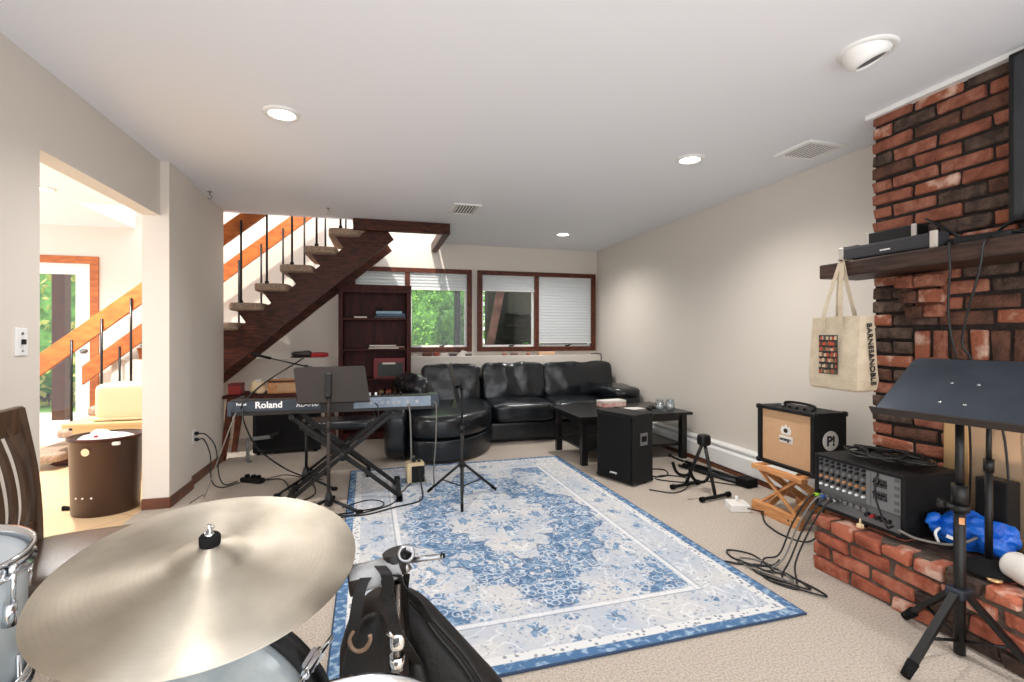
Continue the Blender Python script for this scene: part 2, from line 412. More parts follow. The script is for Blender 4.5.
def frame(o, x, y):
    """matrix whose local X runs along x, local Y along y, at o"""
    x = Vector(x).normalized(); y = Vector(y); y = (y-x*y.dot(x)).normalized(); z = x.cross(y)
    m = Matrix((x, y, z)).transposed().to_4x4(); m.translation = Vector(o); return m

TH = math.atan2(134, 490)
CAMF = Vector((math.sin(TH), math.cos(TH), 0)); CAMR = Vector((math.cos(TH), -math.sin(TH), 0))
def ld(lat, d, z): return CAMF*d+CAMR*lat+Vector((0, 0, z))

CH = 2.44
# ================================================================== SETTING
mb = MB(); mb.box(-1.585, 3.2, -.5, 6.5, -.1, 0); struct('floor', mb, M['carpet'], 'beige carpet floor')
mb = MB(); mb.box(-5, -1.585, -.6, 6.7, -.1, 0); struct('floor_hall', mb, M['tile'], 'tan tiled hall floor')
mb = MB()
mb.box(-5, 3.3, -.6, 5.4, CH, CH+.3); mb.box(-5, -2.7, 5.4, 6.7, CH, CH+.3); mb.box(.78, 3.3, 5.4, 6.7, CH, CH+.3)
struct('ceiling', mb, M['ceil'], 'flat white ceiling')
# left wall : near piece, header, column, far piece
mb = MB(); mb.box(-1.585, -1.475, -.5, 2.70, 0, CH); mb.box(-1.585, -1.475, 2.70, 3.97, 2.055, CH); struct('wall_left', mb, M['wall'], 'near left wall with the wide opening')
mb = MB(); mb.box(-1.585, -1.42, 3.97, 4.40, 0, CH); mb.box(-1.585, -1.455, 4.40, 5.36, 0, CH); struct('wall_left_far', mb, M['wall'], 'wall end and column beyond the opening')
mb = MB(); mb.box(3.07, 3.25, -.5, 6.7, 0, CH); struct('wall_right', mb, M['wall'], 'right wall')
# back wall with window and door openings
mb = MB()
mb.box(-5, -4.02, 6.55, 6.72, 0, 2.1); mb.box(-5, 3.25, 6.55, 6.72, 2.1, CH); mb.box(-5, .8, 6.55, 6.72, CH, 5)
mb.box(-3.05, -.34, 6.55, 6.72, 0, 2.1); mb.box(-.34, 3.25, 6.55, 6.72, 0, 1.0); mb.box(1.22, 1.30, 6.55, 6.72, 1.0, 2.1); mb.box(3.03, 3.25, 6.55, 6.72, 1.0, 2.1)
struct('wall_back', mb, M['wall'], 'back wall with two windows')
mb = MB(); mb.box(-2.85, 3.07, 6.40, 6.55, 0, .945, bev=.006); struct('wall_back_ledge', mb, M['wall'], 'low wall with a ledge under the windows')
mb = MB(); mb.box(-2.85, -2.7, 5.4, 6.55, CH+.3, 5); struct('wall_stairwell', mb, M['hallwall'], 'stairwell side wall')
mb = MB(); mb.box(-2.7, .78, 5.40, 5.43, CH-.005, CH+.3); mb.box(-2.702, -2.68, 5.43, 6.55, CH, CH+.3); struct('trim_1', mb, M['ceil'], 'painted edge of the stairwell opening')
# dark wood beam round the stairwell corner
mb = MB(); mb.box(-.25, .76, 5.34, 5.40, 2.32, 2.437, bev=.004); mb.box(.68, .76, 5.40, 6.55, 2.32, 2.437, bev=.004)
struct('trim_2', mb, M['darkwood'], 'dark wood beam round the corner of the stairwell')
# baseboards
mb = MB(); mb.box(-1.475, -1.463, -.5, 2.70, 0, .07, bev=.003); struct('baseboard_left', mb, M['basewood'], 'brown baseboard on the near left wall')
mb = MB(); mb.box(-1.585, -1.408, 3.955, 3.97, 0, .075, bev=.003); mb.box(-1.42, -1.405, 3.965, 4.41, 0, .075, bev=.003); mb.box(-1.455, -1.44, 4.40, 5.36, 0, .075, bev=.003)
struct('baseboard_left_far', mb, M['basewood'], 'brown baseboard round the column')
mb = MB(); mb.box(2.985, 3.07, 2.2, 6.40, 0, .03, bev=.003); struct('baseboard_right', mb, M['basewood'], 'brown wooden strip below the heater')

# windows -------------------------------------------------------------
def window(name, x0, x1, mulls, label):
    mb = MB(); w = .062
    mb.box(x0, x1, 6.50, 6.66, 2.1-w, 2.1, bev=.004); mb.box(x0, x1, 6.50, 6.66, 1.0, 1.0+w, bev=.004)
    mb.box(x0, x0+w, 6.50, 6.66, 1.0+w, 2.1-w); mb.box(x1-w, x1, 6.50, 6.66, 1.0+w, 2.1-w)
    for m in mulls: mb.box(m-.03, m+.03, 6.505, 6.66, 1.0+w, 2.1-w)
    o = struct(name, mb, M['framewood'], label)
    xs = [x0+w]+[v for m in mulls for v in (m-.03, m+.03)]+[x1-w]
    for a, b in zip(xs[::2], xs[1::2]):
        s = MB(); q = .026
        s.box(a, b, 6.56, 6.60, 2.1-w-q, 2.1-w); s.box(a, b, 6.56, 6.60, 1.0+w, 1.0+w+q); s.box(a, a+q, 6.56, 6.60, 1.0+w+q, 2.1-w-q); s.box(b-q, b, 6.56, 6.60, 1.0+w+q, 2.1-w-q)
        so = obj('sash', s, M['white'], o, w=True)
        g = MB(); g.box(a+q, b-q, 6.577, 6.583, 1.0+w+q, 2.1-w-q); obj('pane', g, M['glass'], so, w=True)
        k = MB(); c = (a+b)/2+.04
        k.box(c-.03, c+.03, 6.535, 6.56, 1.065, 1.083, bev=.003); k.tube([(c, 6.53, 1.08), (c+.02, 6.50, 1.085), (c+.06, 6.495, 1.10)], .006, 6)
        obj('crank_handle', k, M['blackmetal'], o, w=True)
    return o
window('window_1', -.34, 1.22, [.371], 'dark wood window behind the bookcase')
window('window_2', 1.30, 3.03, [2.14], 'dark wood window behind the sofa')

def blind(x0, x1, z0, label, group=None):
    mb = MB(); z1 = 2.035
    n = int((z1-z0)/.02); pts = []
    rows = []
    for i in range(n+1):
        z = z1-(z1-z0)*i/n; y = 6.522+(.0035 if i % 2 else -.0025)
        rows.append(z); pts.append((y, z))
    prof = pts+[(y+.012, z) for y, z in pts[::-1]]
    mb.prism([(y, z) for y, z in prof], x0, x1, axis='x')
    t = thing('pleated_blind', label, 'blind', ((x0+x1)/2, 6.525, z0))
    obj('shade', mb, M['blind'], t, w=True)
    h = MB(); h.box(x0-.004, x1+.004, 6.508, 6.545, z1, z1+.022, bev=.004); obj('headrail', h, M['white'], t, w=True)
    h = MB(); h.box(x0-.003, x1+.003, 6.508, 6.54, z0-.018, z0, bev=.004); obj('bottom_rail', h, M['white'], t, w=True)
blind(-.27, .335, 1.86, 'short white pleated blind above the bookcase')
blind(.405, 1.152, 1.83, 'short white pleated blind over the green leafy view')
blind(1.37, 2.105, 1.84, 'short white pleated blind over the dark outdoor view')
blind(2.175, 2.962, 1.125, 'white pleated blind lowered nearly to the sill')

# hall door -----------------------------------------------------------
mb = MB()
mb.box(-4.02, -3.03, 6.53, 6.56, 2.02, 2.1, bev=.004); mb.box(-3.11, -3.03, 6.53, 6.56, 0, 2.02); mb.box(-4.02, -3.94, 6.53, 6.56, 0, 2.02)
struct('trim_3', mb, M['orangewood'], 'orange wood casing round the hall door')
mb = MB()
mb.box(-3.94, -3.80, 6.57, 6.61, 0, 2.02); mb.box(-3.26, -3.11, 6.57, 6.61, 0, 2.02); mb.box(-3.80, -3.26, 6.57, 6.61, 1.90, 2.02); mb.box(-3.80, -3.26, 6.57, 6.61, 0, .27)
d = struct('door_1', mb, M['white'], 'white hall door with a tall glass light')
g = MB(); g.box(-3.80, -3.26, 6.587, 6.593, .27, 1.90); obj('pane', g, M['glass'], d, w=True)
k = MB(); k.lathe([(.026, 0), (.026, .006), (.012, .012), (.012, .03), (.027, .045), (.027, .06), (.001, .068)], 20, Mx=Matrix.Translation((-3.17, 6.57, 1.04)) @ Matrix.Rotation(PI/2, 4, 'X')); obj('door_knob', k, M['steel'], d, w=True)
k = MB(); k.lathe([(.024, 0), (.024, .012), (.001, .016)], 20, Mx=Matrix.Translation((-3.17, 6.57, 1.16)) @ Matrix.Rotation(PI/2, 4, 'X')); obj('deadbolt', k, M['steel'], d, w=True)

# ================================================================== STAIRCASE
st = thing('staircase', 'open staircase with dark stringers, carpeted treads and wooden rails', 'staircase', (-2.4, 5.9, 0))
def tx(k): return -1.449+(k-7)*.235
def stringer(y0, y1, off=0):
    poly = []
    for k in range(12, 0, -1):
        zb = .15+.2*k-.085; x = tx(k)+off
        poly += [(x+.30, zb), (x+.075, zb), (x+.155, zb-.115)]
    # lower edge
    zl = lambda x: .84+.855*(x-off+1.5)
    xe = tx(12)+.44+off
    xs = -1.5-.84/.855+off
    poly = poly+[(tx(0)+.28+off-.12, .02), (tx(0)+.22+off, 0.0), (xs+.001, 0), (xe, zl(xe))]
    poly = [p for p in poly if True]
    m = MB(); m.prism(poly, y0, y1, 'y'); return m
obj('stringer', stringer(5.50, 5.55), M['darkwood'], st, w=True)
obj('stringer', stringer(6.24, 6.29), M['darkwood'], st, w=True)
for k in range(0, 13):
    zt = .15+.2*k; x = tx(k)
    m = MB()
    L_ = .33
    m.sbox((x+L_/2, 5.885, zt-.0425), (L_, .95 if k else 1.15, .085), n=8, div=10, amp=.003, freq=9)
    obj('tread', m, M['treadcarpet'], st, w=True)
for (y, za, x0, x1) in ((5.46, .839, -3.226, -.9), (6.33, .885, -3.078, -.7)):
    zf = lambda x: za+.845*(x-x0)
    m = MB(); m.prism([(x0, zf(x0)), (x1, zf(x1)), (x1, zf(x1)-.205), (x0, zf(x0)-.205)], y-.018, y+.018, 'y', bev=.004)
    obj('handrail', m, M['orangewood'], st, w=True)
for (y, xs) in ((5.434, [tx(k)+.13 for k in range(1, 12)]), (6.31, [tx(k)+.13 for k in range(1, 13)])):
    za, x0 = (.839, -3.226) if y < 6 else (.885, -3.078)
    for i, x in enumerate(xs):
        k = i+1
        m = MB(); zb = .15+.2*k-.04; ztp = min(za+.845*(x-x0)-.085, 3.4)
        m.cyl((x, y, zb), (x, y, ztp), .011, seg=8); m.cyl((x, y, zb+.03), (x, y, zb+.055), .02, seg=8)
        obj('baluster', m, M['blackmetal'], st, w=True)

# ================================================================== FIREPLACE
CX = 2.665
fp = thing('brick_fireplace', 'tall brick fireplace with wooden mantel and raised brick hearth', 'fireplace', (2.75, 1.0, 0))
BH = .0738
def brickbox(mb, x0, x1, y0, y1, z0, z1, mats, j=.006):
    a = [rnd.uniform(-j, j)*.6 for _ in range(6)]
    mb.mi = rnd.choice(mats)
    tb = bmesh.new(); bmesh.ops.create_cube(tb, size=1)
    for v in tb.verts:
        v.co = Vector(((x0+x1)/2+v.co.x*(x1-x0)+rnd.uniform(-j, j)*.75, (y0+y1)/2+v.co.y*(y1-y0)+rnd.uniform(-j, j)*.75, (z0+z1)/2+v.co.z*(z1-z0)+rnd.uniform(-j, j)*.75))
    bmesh.ops.bevel(tb, geom=tb.edges[:], offset=.0075, segments=2, affect='EDGES', profile=.5)
    mb.join(tb, None, True)
OP0, OP1, OPT = .55, 1.735, 1.09     # firebox opening along Y and its top
mb = MB()
YE0, YE1 = -.15, 2.11
W = [0, 0, 0, 1, 1, 2, 3, 3, 4, 4, 5]
nrow = int(CH/BH)
for r in range(nrow+1):
    z0 = .012+r*BH; z1 = min(z0+BH-.016, CH-.004)
    if z1-z0 < .02: continue
    y = YE1; first = True; blen = .205
    k = 0
    while y > YE0:
        l = blen*rnd.uniform(.96, 1.04)
        if first and r % 2: l = .098
        if first and not r % 2: l = .205
        first = False
        ya, yb = y-l, y
        y = ya-.016
        if z0 < OPT+.005 and yb > OP0 and ya < OP1:        # split round the opening
            if yb > OP1+.03: ya = OP1
            elif ya < OP0-.03: yb = OP0
            else: continue
        if OPT < z0+BH*.5 < OPT+.15 and ya < 1.90 and yb > .38:   # soldier course
            if yb > 1.92: ya = 1.90
            elif ya < .36: yb = .36
            else: continue
        if yb-ya < .02: continue
        dx = rnd.uniform(-.006, .006)
        brickbox(mb, CX+dx, CX+.09, ya, yb, z0, z1, W)
y = 1.885
while y > .40:
    brickbox(mb, CX+rnd.uniform(-.005, .004), CX+.09, y-.064, y, OPT+.006, OPT+.147, [0, 0, 1, 2, 2, 4]); y -= .081
# corbel bricks that carry the mantel
for i, z in enumerate((1.304, 1.378, 1.452)):
    for q in (0, 1):
        brickbox(mb, CX-.035-.035*i, CX+.06, 1.745+q*.088, 1.826+q*.09, z, z+.06, [0, 1, 4, 2])
    brickbox(mb, CX-.035-.035*i, CX+.06, .30, .50, z, z+.06, [0, 1, 4])
mb.mi = 6
mb.box(CX+.014, 3.07, YE0, OP0, 0, CH); mb.box(CX+.014, 3.07, OP1, YE1-.008, 0, CH); mb.box(CX+.014, 3.07, OP0, OP1, OPT, CH)
mb.box(3.0, 3.07, OP0, OP1, 0, OPT)
obj('chimney_breast', mb, BR+[M['mortar']], fp, w=True)
# hearth
mb = MB(); HX = 2.2; HH = .285
hh = HH/4
HW = [0, 0, 1, 1, 2, 3, 3]
for r in range(4):
    z0 = .004+r*hh; z1 = z0+hh-.014
    y = 2.07-(.1 if r % 2 else 0)
    brickbox(mb, HX+.004, HX+.1, y+.004, 2.07, z0, z1, HW) if r % 2 else None
    y -= .004 if r % 2 else 0
    while y > -.15:
        l = .2 if r < 3 else .128
        brickbox(mb, HX+rnd.uniform(-.006, .006)-(.006 if r == 3 else 0), HX+.1, y-l, y-.016, z0, z1, HW if r < 3 else [0, 1, 2, 2, 2, 3], .012); y -= l
for i in range(3):
    y = 2.07-(.09 if i % 2 else 0)
    while y > -.15:
        brickbox(mb, HX+.112+i*.118, HX+.222+i*.118, y-.19, y-.012, HH-.06, HH-.004, [0, 0, 1, 3, 3], .003); y -= .2
mb.mi = 4; mb.box(HX+.016, CX+.02, -.15, 2.055, 0, HH-.012)
obj('hearth', mb, HB+[pm('hearth_mortar', (98, 84, 74), .95, col2=(70, 58, 50), vscale=30, bump=.6, bscale=90)], fp, w=True)
# mantel
mb = MB(); mb.box(2.39, CX-.001, -.15, 2.2, 1.528, 1.606, bev=.006); obj('mantel_shelf', mb, M['mantelwood'], fp, w=True)
# fire doors
mb = MB()
mb.box(CX-.015, CX+.02, OP1-.075, OP1+.01, HH, OPT, bev=.005); mb.box(CX-.015, CX+.02, OP0-.01, OP0+.075, HH, OPT, bev=.005); mb.box(CX-.015, CX+.02, OP0, OP1, OPT-.09, OPT-.001, bev=.005)
mb.box(CX-.015, CX+.02, OP0, OP1, HH, HH+.05, bev=.005)
fr = obj('fire_door_frame', mb, M['brass'], fp, w=True)
M['fireglass'] = pm('bronze_mirror_glass', (222, 190, 158), .12, metal=.6)
for a, b in ((OP0+.075, 1.14), (1.146, OP1-.075)):
    mb = MB(); mb.box(CX-.004, CX+.002, a+.012, b-.012, HH+.05, OPT-.09); gl = obj('fire_door', mb, M['fireglass'], fp, w=True)
    for y in (a+.004, b-.018):
        mb = MB(); mb.box(CX-.012, CX+.006, y, y+.014, HH+.05, OPT-.09); obj('door_edge', mb, M['brass'], gl, w=True)
# white edge strip along the top of the brickwork
mb = MB(); mb.box(CX-.03, CX+.02, -.15, 2.13, 2.415, 2.44, bev=.003); struct('trim_4', mb, M['white'], 'white strip where brickwork meets ceiling')

# ================================================================== CEILING FIXTURES
def spot(name, loc, energy, parent, col=(1, .97, .93), size=2.6, blend=.9, rad=.06, aim=None):
    l = bpy.data.lights.new(name, 'SPOT'); l.energy = energy; l.color = col; l.spot_size = size; l.spot_blend = blend; l.shadow_soft_size = rad
    o = bpy.data.objects.new(name, l); C.objects.link(o); o.parent = parent
    o.location = WM[parent.name].inverted() @ Vector(loc)
    if aim is not None: o.rotation_euler = Vector(aim).to_track_quat('-Z', 'Y').to_euler()
    return o
def downlight(x, y, label, energy, col=(1, .97, .93)):
    t = thing('recessed_downlight', label, 'ceiling light', (x, y, CH-.012), 0, 'recessed ceiling lights')
    m = MB(); m.lathe([(.068, .012), (.07, 0), (.092, .001), (.096, .012)], 40); obj('trim_ring', m, M['white'], t)
    m = MB(); m.lathe([(.001, .003), (.05, .004), (.07, .006)], 40); obj('lens', m, M['lens'], t)
    spot('bulb', (x, y, CH-.02), energy, t, col)
    return t
EN = 78
downlight(-.511, 2.942, 'glowing round downlight nearest the wide opening', EN)
downlight(2.091, 2.958, 'glowing round downlight near the vent by the chimney', EN)
downlight(2.152, 5.537, 'small glowing downlight farthest away, near the back wall', EN)
downlight(-.40, .36, 'unseen downlight added in the ceiling above the drum kit', EN*.4)  # unseen lamp added on the downlight grid to light the foreground
downlight(2.09, .30, 'unseen downlight added in the ceiling beside the television', EN*.8)  # another added lamp out of view, for light on rug and foreground
downlight(-2.70, 4.958, 'round downlight in the hall ceiling beyond the opening', 270, (1, .97, .93))
# eyeball light aimed at the chimney
t = thing('eyeball_spotlight', 'white swivelling eyeball light in the ceiling before the chimney', 'ceiling light', (2.03, 1.63, CH-.01))
m = MB(); m.lathe([(.085, .01), (.088, 0), (.108, .001), (.112, .01)], 40); obj('trim_ring', m, M['white'], t)
Mx = Matrix.Rotation(R(-21), 4, 'Y') @ Matrix.Rotation(R(-8), 4, 'X')
m = MB(); m.lathe([(.088, .05), (.09, .0), (.082, -.03), (.066, -.045), (.06, -.045), (.055, -.01), (.05, .02)], 40, Mx=Mx); eb = obj('barrel', m, M['white'], t)
m = MB(); m.lathe([(.001, -.036), (.059, -.036)], 32, Mx=Mx); obj('opening_shade', m, M['paneldark'], eb)  # dark disc near the rim paints the shade inside the eyeball
def vent(pts, label, n, tilt):
    cx = sum(p[0] for p in pts)/4; cy = sum(p[1] for p in pts)/4
    w = max(p[0] for p in pts)-min(p[0] for p in pts); h = max(p[1] for p in pts)-min(p[1] for p in pts)
    t = thing('ceiling_vent', label, 'air vent', (cx, cy, CH-.014), 0, 'ceiling air vents')
    m = MB(); q = .03
    m.box(-w/2, w/2, -h/2, -h/2+q, 0, .014, bev=.003); m.box(-w/2, w/2, h/2-q, h/2, 0, .014, bev=.003); m.box(-w/2, -w/2+q, -h/2+q, h/2-q, 0, .014); m.box(w/2-q, w/2, -h/2+q, h/2-q, 0, .014)
    obj('frame', m, M['white'], t)
    m = MB(); m.box(-w/2+q, w/2-q, -h/2+q, h/2-q, .011, .013); obj('duct_shade_plate', m, M['ventdark'], t)  # flat dark plate paints the shade of the duct behind the slats
    for i in range(n):
        x = -w/2+q+(w-2*q)*(i+.5)/n
        m = MB(); m.box(-.007, .007, -h/2+q, h/2-q, -.0008, .0008, Mx=Matrix.Translation((x, 0, .006)) @ Matrix.Rotation(R(tilt*.12), 4, 'Y')); obj('slat', m, M['white'], t)
vent([(2.60, 2.46), (2.91, 2.46), (2.91, 2.75), (2.60, 2.75)], 'square white vent high beside the chimney', 9, 28)
vent([(.68, 4.50), (.94, 4.50), (.94, 4.88), (.68, 4.88)], 'white vent in the ceiling in front of the stairwell beam', 7, -24)
for (x, y, lb) in ((-1.38, 4.696, 'small metal ceiling hook next to the left wall'), (-.463, 5.008, 'small metal ceiling hook in front of the stairwell')):
    m = MB(); m.lathe([(.001, 0), (.018, 0), (.018, -.006), (.005, -.01), (.005, -.03), (.001, -.03)], 14, Mx=Matrix.Translation((x, y, CH-.001)))
    m.tube([(x, y, CH-.03), (x+.014, y, CH-.04), (x+.016, y, CH-.055), (x, y, CH-.066), (x-.014, y, CH-.055)], .004, 6)
    obj('ceiling_hook', m, M['steel'], None, lb, 'hook', 'ceiling hooks')
# switch, outlet
t = thing('light_switch', 'white dimmer switch plate on the near left wall', 'light switch', (-1.475, 2.575, 1.186))
m = MB(); m.box(-.001, .007, -.036, .036, -.06, .06, bev=.003); obj('plate', m, M['white'], t)
m = MB(); m.box(.006, .02, -.006, .006, -.012, .01, bev=.002); obj('toggle', m, M['black'], t)
for z, q in ((.035, .006), (-.04, .004)):
    m = MB(); m.cyl((.006, 0, z), (.01, 0, z), q, seg=10); obj('screw', m, M['steel'], t)
t = thing('wall_outlet', 'wall outlet with two black plugs low on the left wall', 'outlet', (-1.455, 4.56, .386))
m = MB(); m.box(-.001, .006, -.036, .036, -.058, .058, bev=.003); obj('plate', m, M['white'], t)
for z in (.025, -.025):
    m = MB(); m.box(.006, .035, -.014, .014, z-.013, z+.013, bev=.004); obj('plug', m, M['black'], t)
# baseboard heater
t = thing('baseboard_heater', 'long white baseboard heater along the right wall', 'heater', (3.03, 4.2, .03))
m = MB(); m.prism([(2.99, .045), (2.99, .17), (3.005, .19), (3.012, .19), (3.0, .165), (3.0, .045)], 2.25, 5.28, 'y'); obj('front_panel', m, M['white'], t, w=True)
m = MB(); m.prism([(3.02, .03), (3.02, .20), (3.005, .212), (3.008, .225), (3.07, .235), (3.07, .03)], 2.25, 5.28, 'y'); obj('back_panel', m, M['white'], t, w=True)
m = MB(); m.box(3.0, 3.018, 2.3, 5.2, .08, .12); obj('heating_fins', m, M['steel'], t, w=True)
for y in (2.25, 5.26):
    m = MB(); m.box(2.985, 3.07, y, y+.02, .03, .236, bev=.003); obj('end_cap', m, M['white'], t, w=True)
#PART2
# ================================================================== RUG
HX_, HY_ = .985, 1.46
mb = MB(); mb.box(-HX_, HX_, -HY_, HY_, 0, .009, bev=.003)
for f in mb.bm.faces: f.smooth = False
o = obj('area_rug', mb, rug_mat(HX_, HY_), None, 'large blue and cream patterned rug on the beige carpet', 'rug', origin=(0, 0, 0))
o.location = (.78, 3.15, .001); o.rotation_euler = (0, 0, R(1.2))

# ================================================================== SOFA
sf = thing('sectional_sofa', 'black leather sectional sofa with rounded chaise under the windows', 'sofa', (1.5, 5.7, 0))
def spart(name, mb, **k): return obj(name, mb, M['leather'], sf, w=True, **k)
m = MB(); m.box(1.22, 2.70, 5.36, 6.2, .02, .235, bev=.03, seg=3); spart('base', m)
for a, b in ((1.235, 2.0), (1.99, 2.68)):
    m = MB(); m.sbox(((a+b)/2, 5.70, .335), (b-a, .80, .215), n=7, div=14, amp=.008, freq=5, seed=a, fn=lambda c, q: Vector((c.x, c.y, c.z+.02*(1-q.x*q.x)*(1-q.y*q.y)*(1 if q.z > 0 else 0)))); spart('seat_cushion', m)
m = MB(); m.box(1.0, 3.0, 6.10, 6.38, .04, .70, bev=.06, seg=4); spart('back_frame', m)
Bt = lambda c, a: Matrix.Translation(c) @ Matrix.Rotation(R(a), 4, 'X') @ Matrix.Translation(-Vector(c))
for a, b, s in ((1.235, 2.04, 1), (2.03, 3.0, 2)):
    c = Vector(((a+b)/2, 6.00, .63))
    def fn(co, q):
        rid = .012*math.sin(q.x*9+s)*(1-abs(q.z)) if q.y < 0 else 0
        return Vector((co.x, co.y+rid-(.03*(1-q.x*q.x)*(1-q.z*q.z) if q.y < 0 else 0), co.z))
    m = MB(); m.sbox(c, (b-a, .25, .47), n=9, div=18, amp=.018, freq=7, seed=s*3, Mx=Bt(c, -12), fn=fn); spart('back_cushion', m)
m = MB()
m.sbox((2.87, 5.72, .30), (.37, 1.06, .54), n=5, div=14, amp=.01, freq=6); m.sbox((2.855, 5.62, .535), (.41, .92, .15), n=3.2, div=12, amp=.014, freq=7, seed=5); spart('armrest', m)
# chaise
def roundpoly(P, n=6):
    return [(p.x, p.y) for p in catmull([Vector((a, b, 0)) for a, b in P], n)]
ol = roundpoly([(.26, 4.84), (.36, 4.66), (.60, 4.60), (.86, 4.70), (1.08, 4.95), (1.21, 5.28), (1.25, 5.6), (1.25, 6.1)])+[(.41, 6.1), (.41, 5.93), (.26, 5.93)]
def slabpoly(ol, z0, z1, rad, cen):
    m = MB(); rg = []
    for i in range(7):
        a = PI/2*i/6; ins = rad*(1-math.sin(a)); z = z0+rad*(1-math.cos(a)); rg.append((ins, z))
    for i in range(7):
        a = PI/2*i/6; ins = rad*(1-math.cos(a)); z = z1-rad+rad*math.sin(a); rg.append((ins, z))
    R_ = []
    for ins, z in rg:
        row = []
        for x, y in ol:
            v = Vector((x-cen[0], y-cen[1])); l = v.length; v = v*((l-ins)/l); row.append(Vector((cen[0]+v.x, cen[1]+v.y, z)))
        R_.append(row)
    for q in (.8, .5, .2):
        R_.append([Vector((cen[0]+(p.x-cen[0])*q, cen[1]+(p.y-cen[1])*q, z1+.018*(1-q))) for p in R_[13]])
    m.rings(R_); return m
spart('chaise_base', slabpoly(ol, .02, .225, .02, (.75, 5.4)))
spart('chaise_seat', slabpoly(ol, .222, .45, .07, (.75, 5.4)))
m = MB(); m.sbox((.165, 5.33, .28), (.22, 1.19, .52), n=6, div=14, amp=.006); spart('chaise_armrest', m)
c = Vector((.38, 5.50, .60)); m = MB()
def fnp(co, q): return Vector((co.x+.007*math.sin(q.y*13), co.y, co.z))
m.sbox(c, (.26, .76, .40), n=3.4, div=20, amp=.005, freq=6, seed=9, fn=fnp, Mx=Matrix.Translation(c) @ Matrix.Rotation(R(16), 4, 'Z') @ Matrix.Rotation(R(-26), 4, 'Y') @ Matrix.Translation(-c)); spart('side_cushion', m)
c = Vector((.86, 5.98, .62)); m = MB()
m.sbox(c, (.70, .26, .48), n=8, div=16, amp=.018, freq=7, seed=12, Mx=Bt(c, -14)); spart('back_cushion', m)
m = MB(); m.box(.42, 1.0, 6.10, 6.38, .04, .66, bev=.06, seg=4); spart('corner_frame', m)

# ================================================================== COFFEE TABLE + things on it
ct = thing('coffee_table', 'black wooden coffee table with a lower shelf in front of the sofa', 'table', (2.39, 4.58, 0))
m = MB(); m.box(-.60, .60, -.40, .40, .435, .462, bev=.004); obj('tabletop', m, M['blackwood'], ct)
for x in (-.53, .53):
    for y in (-.33, .33):
        m = MB(); m.box(x-.03, x+.03, y-.03, y+.03, 0, .434, bev=.003); obj('leg', m, M['blackwood'], ct)
for y in (-.33, .33):
    m = MB(); m.box(-.5, .5, y-.012, y+.012, .375, .434); obj('apron', m, M['blackwood'], ct)
for x in (-.53, .53):
    m = MB(); m.box(x-.012, x+.012, -.3, .3, .375, .434); obj('apron', m, M['blackwood'], ct)
m = MB(); m.box(-.525, .525, -.325, .325, .125, .15, bev=.003); obj('lower_shelf', m, M['blackwood'], ct)
TZ = .463
bx = thing('cardboard_box', 'small pink and white box lying on the coffee table', 'box', (2.40, 4.76, TZ), R(8))
m = MB(); m.box(-.14, .14, -.07, .07, 0, .055, bev=.003); obj('carton', m, pm('pink_card', (214, 150, 136), .6, col2=(232, 205, 196), vscale=20), bx)
m = MB(); m.box(-.142, .142, -.072, .072, .047, .066, bev=.003); obj('lid', m, M['paper'], bx)
for i, (x, y, lb) in enumerate(((2.83, 4.33, 'clear glass candle jar nearest the table corner'), (2.73, 4.36, 'clear glass candle jar just left of its twin on the table'))):
    jr = thing('glass_jar', lb, 'jar', (x, y, TZ), 0, 'glass jars on the coffee table')
    m = MB(); m.lathe([(.001, .0), (.040, 0), (.047, .01), (.047, .08), (.038, .09), (.038, .10), (.035, .10), (.035, .088), (.043, .078), (.043, .012), (.001, .008)], 24); obj('body', m, M['jar'], jr)
    m = MB(); m.lathe([(.001, .012), (.036, .012), (.036, .045), (.001, .045)], 20); obj('wax', m, M['paper'], jr)
    m = MB(); m.lathe([(.001, .101), (.041, .101), (.041, .112), (.01, .114), (.008, .122), (.001, .124)], 20); obj('lid', m, M['jar'], jr)
gc = thing('game_controller', 'small black controller lying beside the glass jars', 'controller', (2.66, 4.42, TZ+.002), R(20))
m = MB(); m.sbox((0, 0, .017), (.10, .05, .03), n=3, div=8); m.sbox((-.045, -.03, .017), (.034, .07, .03), n=2.6, div=8); m.sbox((.045, -.03, .017), (.034, .07, .03), n=2.6, div=8); obj('body', m, M['black'], gc)
for x in (-.02, .02):
    m = MB(); m.lathe([(.006, 0), (.006, .012), (.01, .015), (.001, .018)], 12, Mx=Matrix.Translation((x, -.012, .03))); obj('thumbstick', m, M['blackmatte'], gc)
m = MB(); m.box(-.09, .09, -.065, .065, 0, .003, Mx=Matrix.Translation((2.54, 4.52, TZ+.001)) @ Matrix.Rotation(R(14), 4, 'Z')); m.box(-.08, .08, -.06, .06, .003, .005, Mx=Matrix.Translation((2.53, 4.53, TZ+.001)) @ Matrix.Rotation(R(-6), 4, 'Z'))
obj('paper_stack', m, M['paper'], None, 'white papers lying on the coffee table behind the speaker', 'papers')

# ================================================================== PA SPEAKER
ang = math.atan2(3.893-3.519, 1.817-1.97)   # direction along the front face, near -> far
u = Vector((1.83-1.97, 3.88-3.519, 0)).normalized(); v = Vector((u.y, -u.x, 0))
F_ = frame((1.97, 3.519, 0), u, v)
sp = thing('loudspeaker', 'black carpeted floor loudspeaker standing at the rug edge by the coffee table', 'speaker', (1.97, 3.519, 0), math.atan2(u.y, u.x))
Wd, Dp, Hh = .40, .245, .575
